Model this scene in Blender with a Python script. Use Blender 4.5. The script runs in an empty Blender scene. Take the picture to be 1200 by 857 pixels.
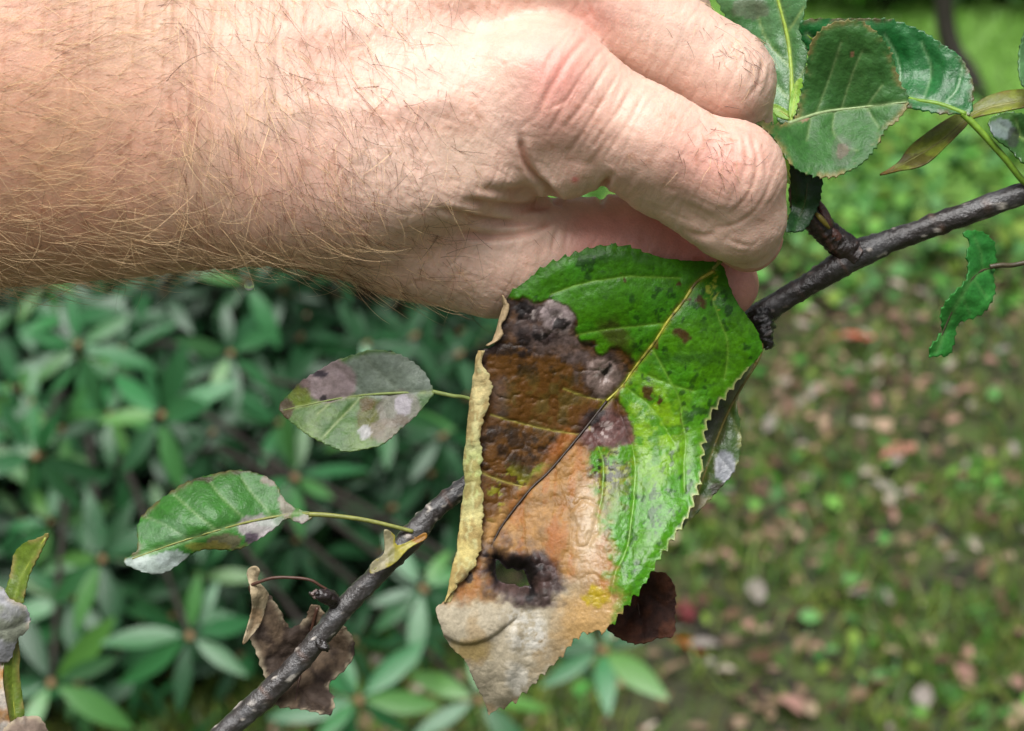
import bpy, math, random
import numpy as np
from mathutils import Vector, Matrix

random.seed(7)
rng = np.random.default_rng(7)
SC = bpy.context.scene
COL = SC.collection

# ------------------------------------------------------------------ camera
S = 0.155e-3                    # metres per unit of the hand-scale model frame
DIST = 0.45                     # camera to the held leaf
DU = DIST / S
PITCH = math.radians(20)
CAM = np.array([0.0, 0.0, 1.5])
AX = np.array([1.0, 0, 0])
AF = np.array([0, math.cos(PITCH), -math.sin(PITCH)])
AU = np.array([0, math.sin(PITCH), math.cos(PITCH)])
cd = bpy.data.cameras.new('camera')
cam = bpy.data.objects.new('camera', cd)
COL.objects.link(cam)
cam.location = CAM
cam.rotation_euler = (math.radians(90) - PITCH, 0, 0)
cd.sensor_width = 36
cd.lens = 36 * DU / 1200
cd.clip_start = 0.02
cd.clip_end = 500
cd.dof.use_dof = True
cd.dof.focus_distance = DIST - 0.004
cd.dof.aperture_fstop = (cd.lens / 1000) / 0.0027
SC.camera = cam

# ------------------------------------------------------------------ light
SUN_EL, SUN_AZ = math.radians(68), math.radians(196)     # azimuth from +Y, clockwise
w = bpy.data.worlds.new('World')
SC.world = w
w.use_nodes = True
nt = w.node_tree
nt.nodes.clear()
sky = nt.nodes.new('ShaderNodeTexSky')
sky.sky_type = 'NISHITA'
sky.sun_disc = False
sky.sun_elevation = SUN_EL
sky.sun_rotation = SUN_AZ
sky.dust_density = 4.0
sky.air_density = 1.0
hs = nt.nodes.new('ShaderNodeHueSaturation')
hs.inputs['Saturation'].default_value = 0.22
bg = nt.nodes.new('ShaderNodeBackground')
bg.inputs['Strength'].default_value = 0.05
out = nt.nodes.new('ShaderNodeOutputWorld')
nt.links.new(sky.outputs[0], hs.inputs['Color'])
nt.links.new(hs.outputs[0], bg.inputs['Color'])
nt.links.new(bg.outputs[0], out.inputs[0])
ld = bpy.data.lights.new('sun', 'SUN')
ld.energy = 2.7
ld.angle = math.radians(42)
ld.color = (1.0, 0.988, 0.968)
sun = bpy.data.objects.new('sun', ld)
COL.objects.link(sun)
sd = Vector((math.sin(SUN_AZ) * math.cos(SUN_EL), math.cos(SUN_AZ) * math.cos(SUN_EL), math.sin(SUN_EL)))
sun.rotation_euler = sd.to_track_quat('Z', 'Y').to_euler()
sun.location = sd * 20
SC.view_settings.view_transform = 'Standard'
SC.view_settings.look = 'None'
SC.view_settings.gamma = 1
SC.view_settings.exposure = 0.78
SC.render.engine = 'CYCLES'
SC.cycles.use_denoising = True
SC.cycles.max_bounces = 6

# ------------------------------------------------------------------ helpers
def lin(c):
    c = np.asarray(c, float)
    if c.max() > 1.0:
        c = c / 255.0
    return np.where(c <= 0.04045, c / 12.92, ((c + 0.055) / 1.055) ** 2.4)

def P(px, py, z=0.0):
    """photo position at depth z (towards the camera) -> model frame"""
    px, py, z = np.asarray(px, float), np.asarray(py, float), np.asarray(z, float)
    f = (DU - z) / DU
    return np.stack([(px - 600) * f, (428.5 - py) * f, z + 0 * f], -1)

def proj(p):
    f = (DU - p[..., 2]) / DU
    return p[..., 0] / f + 600, 428.5 - p[..., 1] / f

def W(p):
    """model frame -> world metres"""
    p = np.asarray(p, float)
    return CAM + AF * DIST + S * (p[..., 0:1] * AX + p[..., 1:2] * AU - p[..., 2:3] * AF)

def ground_at(px, py):
    d = AF * DIST + S * ((px - 600) * AX + (428.5 - py) * AU)
    t = -CAM[2] / d[2]
    return CAM + d * t

def view_at(px, py, dist):
    d = AF * DIST + S * ((px - 600) * AX + (428.5 - py) * AU)
    return CAM + d / DIST * dist

def world_px(p):
    q = np.asarray(p, float) - CAM
    f = q @ AF
    k = DIST / S / np.maximum(f, 1e-6)
    return 600 + (q @ AX) * k, 428.5 - (q @ AU) * k, f

def _hash(ix, iy, iz, seed):
    h = (ix.astype(np.int64) * 374761393 + iy.astype(np.int64) * 668265263 + iz.astype(np.int64) * 2147483647 + seed * 974711) & 0xFFFFFFFF
    h = ((h ^ (h >> 13)) * 1274126177) & 0xFFFFFFFF
    h = ((h ^ (h >> 16)) * 2246822519) & 0xFFFFFFFF
    return ((h ^ (h >> 15)) & 0xFFFFFF) / float(0xFFFFFF)

def vnoise(x, y, z=None, seed=0):
    x = np.asarray(x, float); y = np.asarray(y, float)
    z = np.zeros_like(x) if z is None else np.asarray(z, float)
    x0, y0, z0 = np.floor(x), np.floor(y), np.floor(z)
    fx, fy, fz = x - x0, y - y0, z - z0
    fx, fy, fz = [t * t * t * (t * (t * 6 - 15) + 10) for t in (fx, fy, fz)]
    r = 0
    for a in (0, 1):
        for b in (0, 1):
            for c in (0, 1):
                wgt = (fx if a else 1 - fx) * (fy if b else 1 - fy) * (fz if c else 1 - fz)
                r = r + wgt * _hash(x0 + a, y0 + b, z0 + c, seed)
    return r

def fbm(x, y, z=None, seed=0, octaves=4):
    r, a, t = 0, 0.5, 0
    for o in range(octaves):
        k = 2.03 ** o
        r = r + a * vnoise(x * k, y * k, None if z is None else z * k, seed + o * 17)
        t += a
        a *= 0.5
    return r / t

def sstep(a, b, x):
    t = np.clip((x - a) / (b - a), 0, 1)
    return t * t * (3 - 2 * t)

def mix(a, b, t):
    t = np.asarray(t)[..., None]
    return a * (1 - t) + b * t

def poly_dist(x, y, pts, closed=False):
    pts = np.asarray(pts, float)
    n = len(pts)
    best = np.full(x.shape, 1e18); bx = np.zeros(x.shape); by = np.zeros(x.shape)
    for i in range(n if closed else n - 1):
        a, b = pts[i], pts[(i + 1) % n]
        ab = b - a
        L = ab @ ab + 1e-12
        t = np.clip(((x - a[0]) * ab[0] + (y - a[1]) * ab[1]) / L, 0, 1)
        qx, qy = a[0] + t * ab[0], a[1] + t * ab[1]
        d = (x - qx) ** 2 + (y - qy) ** 2
        m = d < best
        best = np.where(m, d, best); bx = np.where(m, qx, bx); by = np.where(m, qy, by)
    return np.sqrt(best), bx, by

def inside(x, y, pts):
    pts = np.asarray(pts, float)
    r = np.zeros(x.shape, bool)
    n = len(pts)
    for i in range(n):
        x1, y1 = pts[i]; x2, y2 = pts[(i + 1) % n]
        if y1 == y2:
            continue
        c = ((y1 > y) != (y2 > y)) & (x < (x2 - x1) * (y - y1) / (y2 - y1) + x1)
        r ^= c
    return r

def smooth_line(pts, n=8, closed=False):
    """Catmull-Rom through points of any dimension"""
    p = np.asarray(pts, float)
    m = len(p)
    out = []
    rngi = range(m if closed else m - 1)
    for i in rngi:
        if closed:
            a, b, c, d = p[(i - 1) % m], p[i], p[(i + 1) % m], p[(i + 2) % m]
        else:
            a, b, c, d = p[max(i - 1, 0)], p[i], p[i + 1], p[min(i + 2, m - 1)]
        for k in range(n):
            t = k / n
            out.append(0.5 * (2 * b + (c - a) * t + (2 * a - 5 * b + 4 * c - d) * t * t + (3 * b - a - 3 * c + d) * t ** 3))
    if not closed:
        out.append(p[-1])
    return np.array(out)

def tps(ctrl):
    c = np.asarray(ctrl, float)
    n = len(c)
    def U(r2):
        return 0.5 * r2 * np.log(r2 + 1e-9)
    d2 = ((c[:, None, :2] - c[None, :, :2]) ** 2).sum(-1) * 1e-4
    A = np.zeros((n + 3, n + 3))
    A[:n, :n] = U(d2) + np.eye(n) * 1e-3
    A[:n, n] = 1; A[:n, n + 1:] = c[:, :2] * 1e-2
    A[n, :n] = 1; A[n + 1:, :n] = c[:, :2].T * 1e-2
    sol = np.linalg.solve(A, np.concatenate([c[:, 2], np.zeros(3)]))
    def f(x, y):
        r = sol[n] + sol[n + 1] * x * 1e-2 + sol[n + 2] * y * 1e-2
        for i in range(n):
            r = r + sol[i] * U(((x - c[i, 0]) ** 2 + (y - c[i, 1]) ** 2) * 1e-4)
        return r
    return f

def mesh_data(name, verts, faces, mats, colors=None, smooth=True, attrs=None):
    me = bpy.data.meshes.new(name)
    verts = np.asarray(verts, np.float32)
    if isinstance(faces, np.ndarray):
        n, k = faces.shape
        me.vertices.add(len(verts)); me.vertices.foreach_set('co', verts.ravel())
        me.loops.add(n * k); me.loops.foreach_set('vertex_index', faces.astype(np.int32).ravel())
        me.polygons.add(n)
        me.polygons.foreach_set('loop_start', (np.arange(n) * k).astype(np.int32))
        me.polygons.foreach_set('loop_total', np.full(n, k, np.int32))
        me.update(calc_edges=True)
        me.validate()
    else:
        me.from_pydata(verts.tolist(), [], faces)
        me.update()
    if smooth:
        me.polygons.foreach_set('use_smooth', np.ones(len(me.polygons), bool))
    for m in (mats if isinstance(mats, (list, tuple)) else [mats]):
        me.materials.append(m)
    if colors is not None:
        ca = me.color_attributes.new('pigment', 'FLOAT_COLOR', 'POINT')
        c4 = np.ones((len(verts), 4), np.float32); c4[:, :3] = colors
        ca.data.foreach_set('color', c4.ravel())
    for k, v in (attrs or {}).items():
        at = me.attributes.new(k, 'FLOAT', 'POINT')
        at.data.foreach_set('value', np.asarray(v, np.float32))
    return me

def tag(o, label=None, cat=None, group=None, kind=None):
    for k, v in (('label', label), ('category', cat), ('group', group), ('kind', kind)):
        if v:
            o[k] = v
    return o

def empty(name, loc):
    o = bpy.data.objects.new(name, None)
    COL.objects.link(o)
    o.location = Vector(loc)
    o.empty_display_size = 0.01
    return o

def wloc(o):
    l = Vector((0, 0, 0))
    while o is not None:
        l = l + o.location
        o = o.parent
    return np.array(l)

def obj(name, verts_w, faces, mats, parent=None, origin=None, colors=None, smooth=True, attrs=None):
    """one mesh object from WORLD vertices"""
    verts_w = np.asarray(verts_w, float)
    base = wloc(parent) if parent is not None else np.zeros(3)
    if origin is None:
        origin = base if parent is not None else verts_w.mean(0)
    me = mesh_data(name, verts_w - origin, faces, mats, colors, smooth, attrs)
    o = bpy.data.objects.new(name, me)
    COL.objects.link(o)
    if parent is not None:
        o.parent = parent
    o.location = Vector(np.asarray(origin) - base)
    return o

def solid(o, t=0.00025, off=-1):
    m = o.modifiers.new('thickness', 'SOLIDIFY')
    m.thickness = t
    m.offset = off
    return o

def tube(path, radii, seg=10, cap=True, wob=0.0, seed=0):
    p = np.asarray(path, float)
    n = len(p)
    r = np.broadcast_to(np.asarray(radii, float), (n,))
    t = np.gradient(p, axis=0)
    t /= np.linalg.norm(t, axis=1, keepdims=True) + 1e-12
    ref = np.array([0, 0, 1.0]) if abs(t[0, 2]) < 0.9 else np.array([0, 1.0, 0])
    u = np.cross(t, ref); u /= np.linalg.norm(u, axis=1, keepdims=True) + 1e-12
    v = np.cross(t, u)
    a = np.arange(seg) / seg * 2 * np.pi
    vs = p[:, None] + r[:, None, None] * (np.cos(a)[None, :, None] * u[:, None] + np.sin(a)[None, :, None] * v[:, None])
    vs = vs.reshape(-1, 3)
    i = np.arange(n - 1)[:, None] * seg
    j = np.arange(seg)[None]
    k = (j + 1) % seg
    f = np.stack([i + j, i + k, i + seg + k, i + seg + j], -1).reshape(-1, 4).tolist()
    if cap:
        f.append(list(range(seg))[::-1]); f.append(list(range((n - 1) * seg, n * seg)))
    return vs, f

def join(parts):
    vs, fs, o = [], [], 0
    for v, f in parts:
        vs.append(np.asarray(v, float)); fs += [[i + o for i in q] for q in f]
        o += len(v)
    return np.concatenate(vs), fs

# ------------------------------------------------------------------ materials
def mat(name):
    m = bpy.data.materials.new(name)
    m.use_nodes = True
    t = m.node_tree
    t.nodes.clear()
    o = t.nodes.new('ShaderNodeOutputMaterial')
    b = t.nodes.new('ShaderNodeBsdfPrincipled')
    t.links.new(b.outputs[0], o.inputs['Surface'])
    return m, t, b, o

def N(t, kind, **kw):
    n = t.nodes.new(kind)
    for k, v in kw.items():
        if k in n.inputs:
            n.inputs[k].default_value = v
        else:
            setattr(n, k, v)
    return n

def noise_node(t, scale, detail=4, rough=0.55, coords=None):
    n = N(t, 'ShaderNodeTexNoise', Scale=scale, Detail=detail, Roughness=rough)
    if coords is not None:
        t.links.new(coords, n.inputs['Vector'])
    return n

def mulcol(t, a, fac_socket, lo, hi):
    r = N(t, 'ShaderNodeMapRange')
    r.inputs['To Min'].default_value = lo; r.inputs['To Max'].default_value = hi
    r.inputs['From Min'].default_value = 0.25; r.inputs['From Max'].default_value = 0.75
    t.links.new(fac_socket, r.inputs['Value'])
    m = N(t, 'ShaderNodeVectorMath', operation='SCALE')
    t.links.new(a, m.inputs[0]); t.links.new(r.outputs[0], m.inputs['Scale'])
    return m.outputs[0]

def pigment_leaf_mat(name, rough=0.35, trans=0.25, bump=0.25, scale=900, spec=0.5, rattr=False, fine=(0.8, 1.2)):
    m, t, b, o = mat(name)
    at = N(t, 'ShaderNodeAttribute', attribute_name='pigment')
    tc = N(t, 'ShaderNodeTexCoord')
    n1 = noise_node(t, scale, 5, 0.6, tc.outputs['Object'])
    col = mulcol(t, at.outputs['Color'], n1.outputs['Fac'], *fine)
    t.links.new(col, b.inputs['Base Color'])
    b.inputs['Roughness'].default_value = rough
    b.inputs['Specular IOR Level'].default_value = spec
    if rattr:
        ra = N(t, 'ShaderNodeAttribute', attribute_name='wet')
        t.links.new(ra.outputs['Fac'], b.inputs['Roughness'])
        cw = N(t, 'ShaderNodeMapRange')
        cw.inputs['From Min'].default_value = 0.42; cw.inputs['From Max'].default_value = 0.22
        cw.inputs['To Max'].default_value = 0.22
        t.links.new(ra.outputs['Fac'], cw.inputs['Value']); t.links.new(cw.outputs[0], b.inputs['Coat Weight'])
        b.inputs['Coat Roughness'].default_value = 0.1
        b.inputs['Coat IOR'].default_value = 1.4
    n2 = noise_node(t, scale * 1.3, 4, 0.6, tc.outputs['Object'])
    bp = N(t, 'ShaderNodeBump', Strength=bump, Distance=0.0004)
    t.links.new(n2.outputs['Fac'], bp.inputs['Height'])
    t.links.new(bp.outputs[0], b.inputs['Normal'])
    tr = N(t, 'ShaderNodeBsdfTranslucent')
    t.links.new(col, tr.inputs['Color'])
    mx = N(t, 'ShaderNodeMixShader')
    mx.inputs[0].default_value = trans
    t.links.new(b.outputs[0], mx.inputs[1]); t.links.new(tr.outputs[0], mx.inputs[2])
    t.links.new(mx.outputs[0], o.inputs['Surface'])
    return m

def plain_mat(name, rgb, rough=0.6, scale=300, lo=0.7, hi=1.3, bump=0.3, bdist=0.0005, spec=0.5, attr=False, info=0.0, alt=None):
    m, t, b, o = mat(name)
    tc = N(t, 'ShaderNodeTexCoord')
    n1 = noise_node(t, scale, 5, 0.6, tc.outputs['Object'])
    if attr:
        src = N(t, 'ShaderNodeAttribute', attribute_name='pigment').outputs['Color']
    else:
        c = N(t, 'ShaderNodeRGB'); c.outputs[0].default_value = (*rgb, 1)
        src = c.outputs[0]
    col = mulcol(t, src, n1.outputs['Fac'], lo, hi)
    if info:
        oi = N(t, 'ShaderNodeObjectInfo')
        r = N(t, 'ShaderNodeMapRange'); r.inputs['To Min'].default_value = 1 - info; r.inputs['To Max'].default_value = 1 + info
        t.links.new(oi.outputs['Random'], r.inputs['Value'])
        s2 = N(t, 'ShaderNodeVectorMath', operation='SCALE')
        t.links.new(col, s2.inputs[0]); t.links.new(r.outputs[0], s2.inputs['Scale'])
        col = s2.outputs[0]
        if alt is not None:          # older and younger leaves differ in hue
            ph = N(t, 'ShaderNodeMath', operation='MULTIPLY'); ph.inputs[1].default_value = 7.31
            fr = N(t, 'ShaderNodeMath', operation='FRACT')
            t.links.new(oi.outputs['Random'], ph.inputs[0]); t.links.new(ph.outputs[0], fr.inputs[0])
            pw = N(t, 'ShaderNodeMath', operation='POWER'); pw.inputs[1].default_value = 4.0
            t.links.new(fr.outputs[0], pw.inputs[0])
            ax = N(t, 'ShaderNodeMix', data_type='RGBA'); ax.inputs[7].default_value = (*alt, 1)
            t.links.new(pw.outputs[0], ax.inputs['Factor']); t.links.new(col, ax.inputs[6])
            col = ax.outputs[2]
    t.links.new(col, b.inputs['Base Color'])
    b.inputs['Roughness'].default_value = rough
    b.inputs['Specular IOR Level'].default_value = spec
    if bump:
        bp = N(t, 'ShaderNodeBump', Strength=bump, Distance=bdist)
        t.links.new(n1.outputs['Fac'], bp.inputs['Height'])
        t.links.new(bp.outputs[0], b.inputs['Normal'])
    return m

# skin
M_SKIN, t, b, o = mat('skin')
at = N(t, 'ShaderNodeAttribute', attribute_name='pigment')
tc = N(t, 'ShaderNodeTexCoord')
n1 = noise_node(t, 260, 5, 0.65, tc.outputs['Object'])
n1b = noise_node(t, 2600, 3, 0.6, tc.outputs['Object'])
c1 = mulcol(t, at.outputs['Color'], n1.outputs['Fac'], 0.90, 1.10)
c2 = mulcol(t, c1, n1b.outputs['Fac'], 0.93, 1.07)
t.links.new(c2, b.inputs['Base Color'])
b.inputs['Roughness'].default_value = 0.46
b.inputs['Specular IOR Level'].default_value = 0.45
b.inputs['Subsurface Weight'].default_value = 0.25
b.inputs['Subsurface Radius'].default_value = (1.0, 0.35, 0.2)
b.inputs['Subsurface Scale'].default_value = 0.0025
vo = N(t, 'ShaderNodeTexVoronoi', Scale=1500.0, feature='DISTANCE_TO_EDGE')
wn = noise_node(t, 700, 2, 0.5, tc.outputs['Object'])
wm = N(t, 'ShaderNodeVectorMath', operation='MULTIPLY_ADD')
wm.inputs[1].default_value = (0.0012, 0.0012, 0.0012)
t.links.new(wn.outputs['Color'], wm.inputs[0]); t.links.new(tc.outputs['Object'], wm.inputs[2])
t.links.new(wm.outputs[0], vo.inputs['Vector'])
bp1 = N(t, 'ShaderNodeBump', Strength=0.11, Distance=0.0003)
cr = N(t, 'ShaderNodeMapRange'); cr.inputs['From Max'].default_value = 0.25
t.links.new(vo.outputs['Distance'], cr.inputs['Value'])
t.links.new(cr.outputs[0], bp1.inputs['Height'])
bp2 = N(t, 'ShaderNodeBump', Strength=0.22, Distance=0.0004)
t.links.new(n1b.outputs['Fac'], bp2.inputs['Height'])
t.links.new(bp1.outputs[0], bp2.inputs['Normal'])
t.links.new(bp2.outputs[0], b.inputs['Normal'])

M_HAIR, t, b, o = mat('body_hair')
at = N(t, 'ShaderNodeAttribute', attribute_name='pigment')
t.links.new(at.outputs['Color'], b.inputs['Base Color'])
b.inputs['Roughness'].default_value = 0.4

M_LEAF = pigment_leaf_mat('apple_leaf', 0.42, 0.22, 0.4, 1300, rattr=True)
M_HERO = pigment_leaf_mat('blotched_leaf', 0.35, 0.13, 0.3, 1900, spec=0.32, rattr=True)
M_DEADLEAF = pigment_leaf_mat('dead_leaf', 0.7, 0.12, 0.6, 1200, spec=0.25)
M_STEM = plain_mat('leaf_stalk', (0.16, 0.22, 0.04), 0.45, 900, attr=True)
M_BARK = plain_mat('bark', (0.05, 0.04, 0.035), 0.3, 1500, 0.55, 1.5, 0.6, 0.0005, attr=True, spec=0.8)
M_RHODO = plain_mat('rhododendron_leaf', lin((40, 96, 52)), 0.36, 60, 0.7, 1.3, 0.2, 0.002, info=0.5, spec=0.55, alt=lin((78, 126, 52)))
M_RHODO2 = plain_mat('rhododendron_shaded_leaf', lin((28, 74, 38)), 0.45, 60, 0.7, 1.3, 0.2, 0.002)  # darker copy of the leaf green, bush shade put into the colour
M_WOODY = plain_mat('shrub_stem', (0.028, 0.022, 0.016), 0.8, 120, 0.6, 1.4, 0.6, 0.003)
M_COVER = plain_mat('weed_leaf', (0.06, 0.16, 0.03), 0.6, 80, 0.8, 1.2, 0, attr=True, spec=0.35)
M_GRASS = plain_mat('grass_blade', (0.09, 0.2, 0.03), 0.5, 80, 0.8, 1.2, 0, attr=True)
M_LITTER = plain_mat('litter', (0.2, 0.15, 0.1), 0.75, 80, 0.7, 1.3, 0, attr=True)
M_FAR = plain_mat('far_foliage', (0.06, 0.12, 0.03), 0.55, 30, 0.8, 1.2, 0, attr=True)

# ================================================================== GROUND
M_GROUND, t, b, o = mat('ground')
geo = N(t, 'ShaderNodeNewGeometry')
sep = N(t, 'ShaderNodeSeparateXYZ')
t.links.new(geo.outputs['Position'], sep.inputs[0])
nb = noise_node(t, 1.6, 3, 0.5, geo.outputs['Position'])
nm = noise_node(t, 14, 5, 0.65, geo.outputs['Position'])
nf = noise_node(t, 70, 4, 0.65, geo.outputs['Position'])
ramp = N(t, 'ShaderNodeValToRGB')
e = ramp.color_ramp.elements
e[0].position = 0.40; e[0].color = (0.012, 0.010, 0.006, 1)
e[1].position = 0.66; e[1].color = (0.07, 0.11, 0.02, 1)
e2 = ramp.color_ramp.elements.new(0.5); e2.color = (0.04, 0.042, 0.016, 1)
t.links.new(nm.outputs['Fac'], ramp.inputs[0])
lawn = N(t, 'ShaderNodeValToRGB')
lawn.color_ramp.elements[0].position = 0.3; lawn.color_ramp.elements[0].color = (0.09, 0.2, 0.02, 1)
lawn.color_ramp.elements[1].position = 0.7; lawn.color_ramp.elements[1].color = (0.15, 0.31, 0.05, 1)
t.links.new(nf.outputs['Fac'], lawn.inputs[0])
ma = N(t, 'ShaderNodeMath', operation='MULTIPLY_ADD'); ma.inputs[1].default_value = 1.6
t.links.new(nb.outputs['Fac'], ma.inputs[0]); t.links.new(sep.outputs['Y'], ma.inputs[2])
mr = N(t, 'ShaderNodeMapRange')
mr.inputs['From Min'].default_value = 5.3; mr.inputs['From Max'].default_value = 6.0
t.links.new(ma.outputs[0], mr.inputs['Value'])
mx = N(t, 'ShaderNodeMix', data_type='RGBA')
t.links.new(mr.outputs[0], mx.inputs['Factor'])
t.links.new(ramp.outputs[0], mx.inputs[6]); t.links.new(lawn.outputs[0], mx.inputs[7])
t.links.new(mx.outputs[2], b.inputs['Base Color'])
b.inputs['Roughness'].default_value = 0.9
bp = N(t, 'ShaderNodeBump', Strength=0.8, Distance=0.02)
t.links.new(nm.outputs['Fac'], bp.inputs['Height']); t.links.new(bp.outputs[0], b.inputs['Normal'])

def ground_z(x, y):
    return 0.035 * (fbm(x * 1.7 + 5, y * 1.7, seed=3) - 0.5) + 0.02 * (fbm(x * 9, y * 9, seed=4) - 0.5)

gx = np.concatenate([np.linspace(-80, -3, 12)[:-1], np.linspace(-3, 4, 141), np.linspace(4, 80, 12)[1:]])
gy = np.concatenate([np.linspace(-80, -1, 12)[:-1], np.linspace(-1, 10, 180), np.linspace(10, 160, 16)[1:]])
X, Y = np.meshgrid(gx, gy)
nearw = sstep(30, 12, np.hypot(X, Y - 4))
V = np.stack([X, Y, ground_z(X, Y) * nearw], -1).reshape(-1, 3)
i, j = np.meshgrid(np.arange(len(gy) - 1), np.arange(len(gx) - 1), indexing='ij')
nx = len(gx)
F = np.stack([i * nx + j, i * nx + j + 1, (i + 1) * nx + j + 1, (i + 1) * nx + j], -1).reshape(-1, 4)
tag(obj('ground', V, F, M_GROUND, origin=np.zeros(3)), 'dark mossy soil turning into a bright green lawn farther off', None, None, 'structure')

def rand_rot(n, tilt):
    """n rotation matrices: random heading, random tilt up to `tilt` rad"""
    a = rng.uniform(0, 2 * np.pi, n); b_ = rng.normal(0, tilt, n); c_ = rng.normal(0, tilt, n)
    R = np.zeros((n, 3, 3))
    ca, sa, cb, sb, cc, sc = np.cos(a), np.sin(a), np.cos(b_), np.sin(b_), np.cos(c_), np.sin(c_)
    Rz = np.zeros((n, 3, 3)); Rz[:, 0, 0] = ca; Rz[:, 0, 1] = -sa; Rz[:, 1, 0] = sa; Rz[:, 1, 1] = ca; Rz[:, 2, 2] = 1
    Rx = np.zeros((n, 3, 3)); Rx[:, 0, 0] = 1; Rx[:, 1, 1] = cb; Rx[:, 1, 2] = -sb; Rx[:, 2, 1] = sb; Rx[:, 2, 2] = cb
    Ry = np.zeros((n, 3, 3)); Ry[:, 1, 1] = 1; Ry[:, 0, 0] = cc; Ry[:, 0, 2] = sc; Ry[:, 2, 0] = -sc; Ry[:, 2, 2] = cc
    return Rz @ Rx @ Ry

def blade_mesh(nl, width, fold=0.2, droop=0.15, pts=5, pointed=1.0):
    """unit leaf along +Y, length 1, in XY, gently folded; returns verts, quads"""
    tt = np.linspace(0, 1, pts)
    wv = width * np.sin(np.pi * np.clip(tt, 0.02, 0.98) ** pointed) ** 0.8
    vs = []
    for k in range(pts):
        z = -droop * tt[k] ** 2
        vs += [(-wv[k] / 2, tt[k], z + fold * wv[k] / 2), (0, tt[k], z), (wv[k] / 2, tt[k], z + fold * wv[k] / 2)]
    f = []
    for k in range(pts - 1):
        a0 = 3 * k
        f += [(a0, a0 + 1, a0 + 4, a0 + 3), (a0 + 1, a0 + 2, a0 + 5, a0 + 4)]
    return np.array(vs), np.array(f)

def scatter_mesh(base_v, base_f, pos, R, scale, colors):
    n = len(pos)
    V = np.einsum('nij,vj->nvi', R, base_v) * scale[:, None, None] + pos[:, None]
    F = base_f[None] + (np.arange(n) * len(base_v))[:, None, None]
    C = np.repeat(colors, len(base_v), axis=0)
    return V.reshape(-1, 3), F.reshape(-1, base_f.shape[1]), C

def pick(cols, n, jit=0.25):
    c = np.array([lin(k) for k in cols])[rng.integers(0, len(cols), n)]
    return c * rng.uniform(1 - jit, 1 + jit, (n, 1))

def field(n, x0, x1, y0, y1):
    return rng.uniform(x0, x1, n), rng.uniform(y0, y1, n)

# --- weeds / ground cover (stuff)
bv, bf = blade_mesh(1, 0.75, 0.25, 0.2, 4)
n = 26000
x, y = field(n, -1.7, 2.8, 2.2, 6.2)
far_ = sstep(3.9, 4.7, y) * sstep(6.3, 5.4, y)
pat = fbm(x * 3.1, y * 3.1, seed=21)
dens = (0.05 + 0.6 * sstep(0.48, 0.64, pat)) * (1 - far_) + far_ * (0.35 + 0.65 * sstep(0.38, 0.55, pat))
k = rng.uniform(0, 1, n) < dens
x, y = x[k], y[k]
n = len(x)
f_ = sstep(3.9, 4.7, y)
pos = np.stack([x, y, ground_z(x, y) + rng.uniform(0.005, 0.05, n) * (0.6 + 0.6 * f_)], -1)
V, F, C = scatter_mesh(bv, bf, pos, rand_rot(n, 0.5), rng.uniform(0.014, 0.034, n) * (1 + 0.45 * f_),
                       pick([(74, 132, 46), (58, 112, 46), (98, 146, 58), (50, 96, 36), (78, 126, 64), (104, 128, 48)], n, 0.35))
tag(obj('ground_cover', V, F, M_COVER, origin=np.zeros(3), colors=C), 'low leafy green weeds covering the ground behind the branch', None, None, 'stuff')

# --- fine grass / moss wisps (stuff)
gv, gf = blade_mesh(1, 0.07, 0.1, 0.5, 3)
gv = gv[:, [0, 2, 1]] * np.array([1, 1, 1])          # stand upright: Y -> Z
def grass(name, n, x0, x1, y0, y1, dfun, h0, h1, cols, label):
    x, y = field(n, x0, x1, y0, y1)
    k = rng.uniform(0, 1, n) < dfun(x, y)
    x, y = x[k], y[k]; n = len(x)
    pos = np.stack([x, y, ground_z(x, y) - 0.003], -1)
    V, F, C = scatter_mesh(gv, gf, pos, rand_rot(n, 0.45), rng.uniform(h0, h1, n), pick(cols, n))
    tag(obj(name, V, F, M_GRASS, origin=np.zeros(3), colors=C), label, None, None, 'stuff')
grass('moss_and_grass', 150000, -1.5, 2.4, 2.2, 4.9,
      lambda x, y: (0.10 + 0.9 * sstep(0.40, 0.62, fbm(x * 3.4, y * 3.4, seed=33))) * (1 - .55 * sstep(3.1, 3.7, y)), 0.02, 0.06,
      [(92, 120, 36), (110, 130, 46), (70, 112, 32), (118, 124, 54), (64, 120, 36), (78, 92, 38)], 'thin olive grass and moss growing through the leaf litter')
grass('grass', 60000, -1.8, 3.2, 5.0, 8.6, lambda x, y: 0.25 + sstep(5.0, 5.7, y + 0 * x), 0.02, 0.055,
      [(134, 188, 68), (148, 202, 88), (118, 174, 56), (160, 206, 112)], 'short bright green lawn grass beyond the weeds')

# --- leaf litter: small crumbs as stuff, 220 nearest leaves as things
LIT = [(146, 124, 100), (118, 98, 76), (96, 76, 56), (160, 148, 134), (76, 56, 42), (110, 90, 70), (142, 108, 94)]
lv, lf = blade_mesh(1, 0.6, 0.35, 0.1, 4)
n = 16000
x, y = field(n, -1.5, 2.5, 2.2, 5.2)
k = rng.uniform(0, 1, n) < (0.35 + 0.65 * sstep(0.4, 0.6, fbm(x * 2.2 + 9, y * 2.2, seed=41))) * sstep(5.2, 4.4, y) * (.7 + .3 * sstep(2.9, 3.5, y))
x, y = x[k], y[k]; n = len(x)
pos = np.stack([x, y, ground_z(x, y) + rng.uniform(0.002, 0.02, n)], -1)
V, F, C = scatter_mesh(lv, lf, pos, rand_rot(n, 0.3), rng.uniform(0.014, 0.038, n), pick(LIT + [(80, 56, 38), (62, 46, 34)], n, 0.35))
tag(obj('leaf_litter', V, F, M_LITTER, origin=np.zeros(3), colors=C), 'crumbled brown leaf litter on the mossy soil', None, None, 'stuff')

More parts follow.
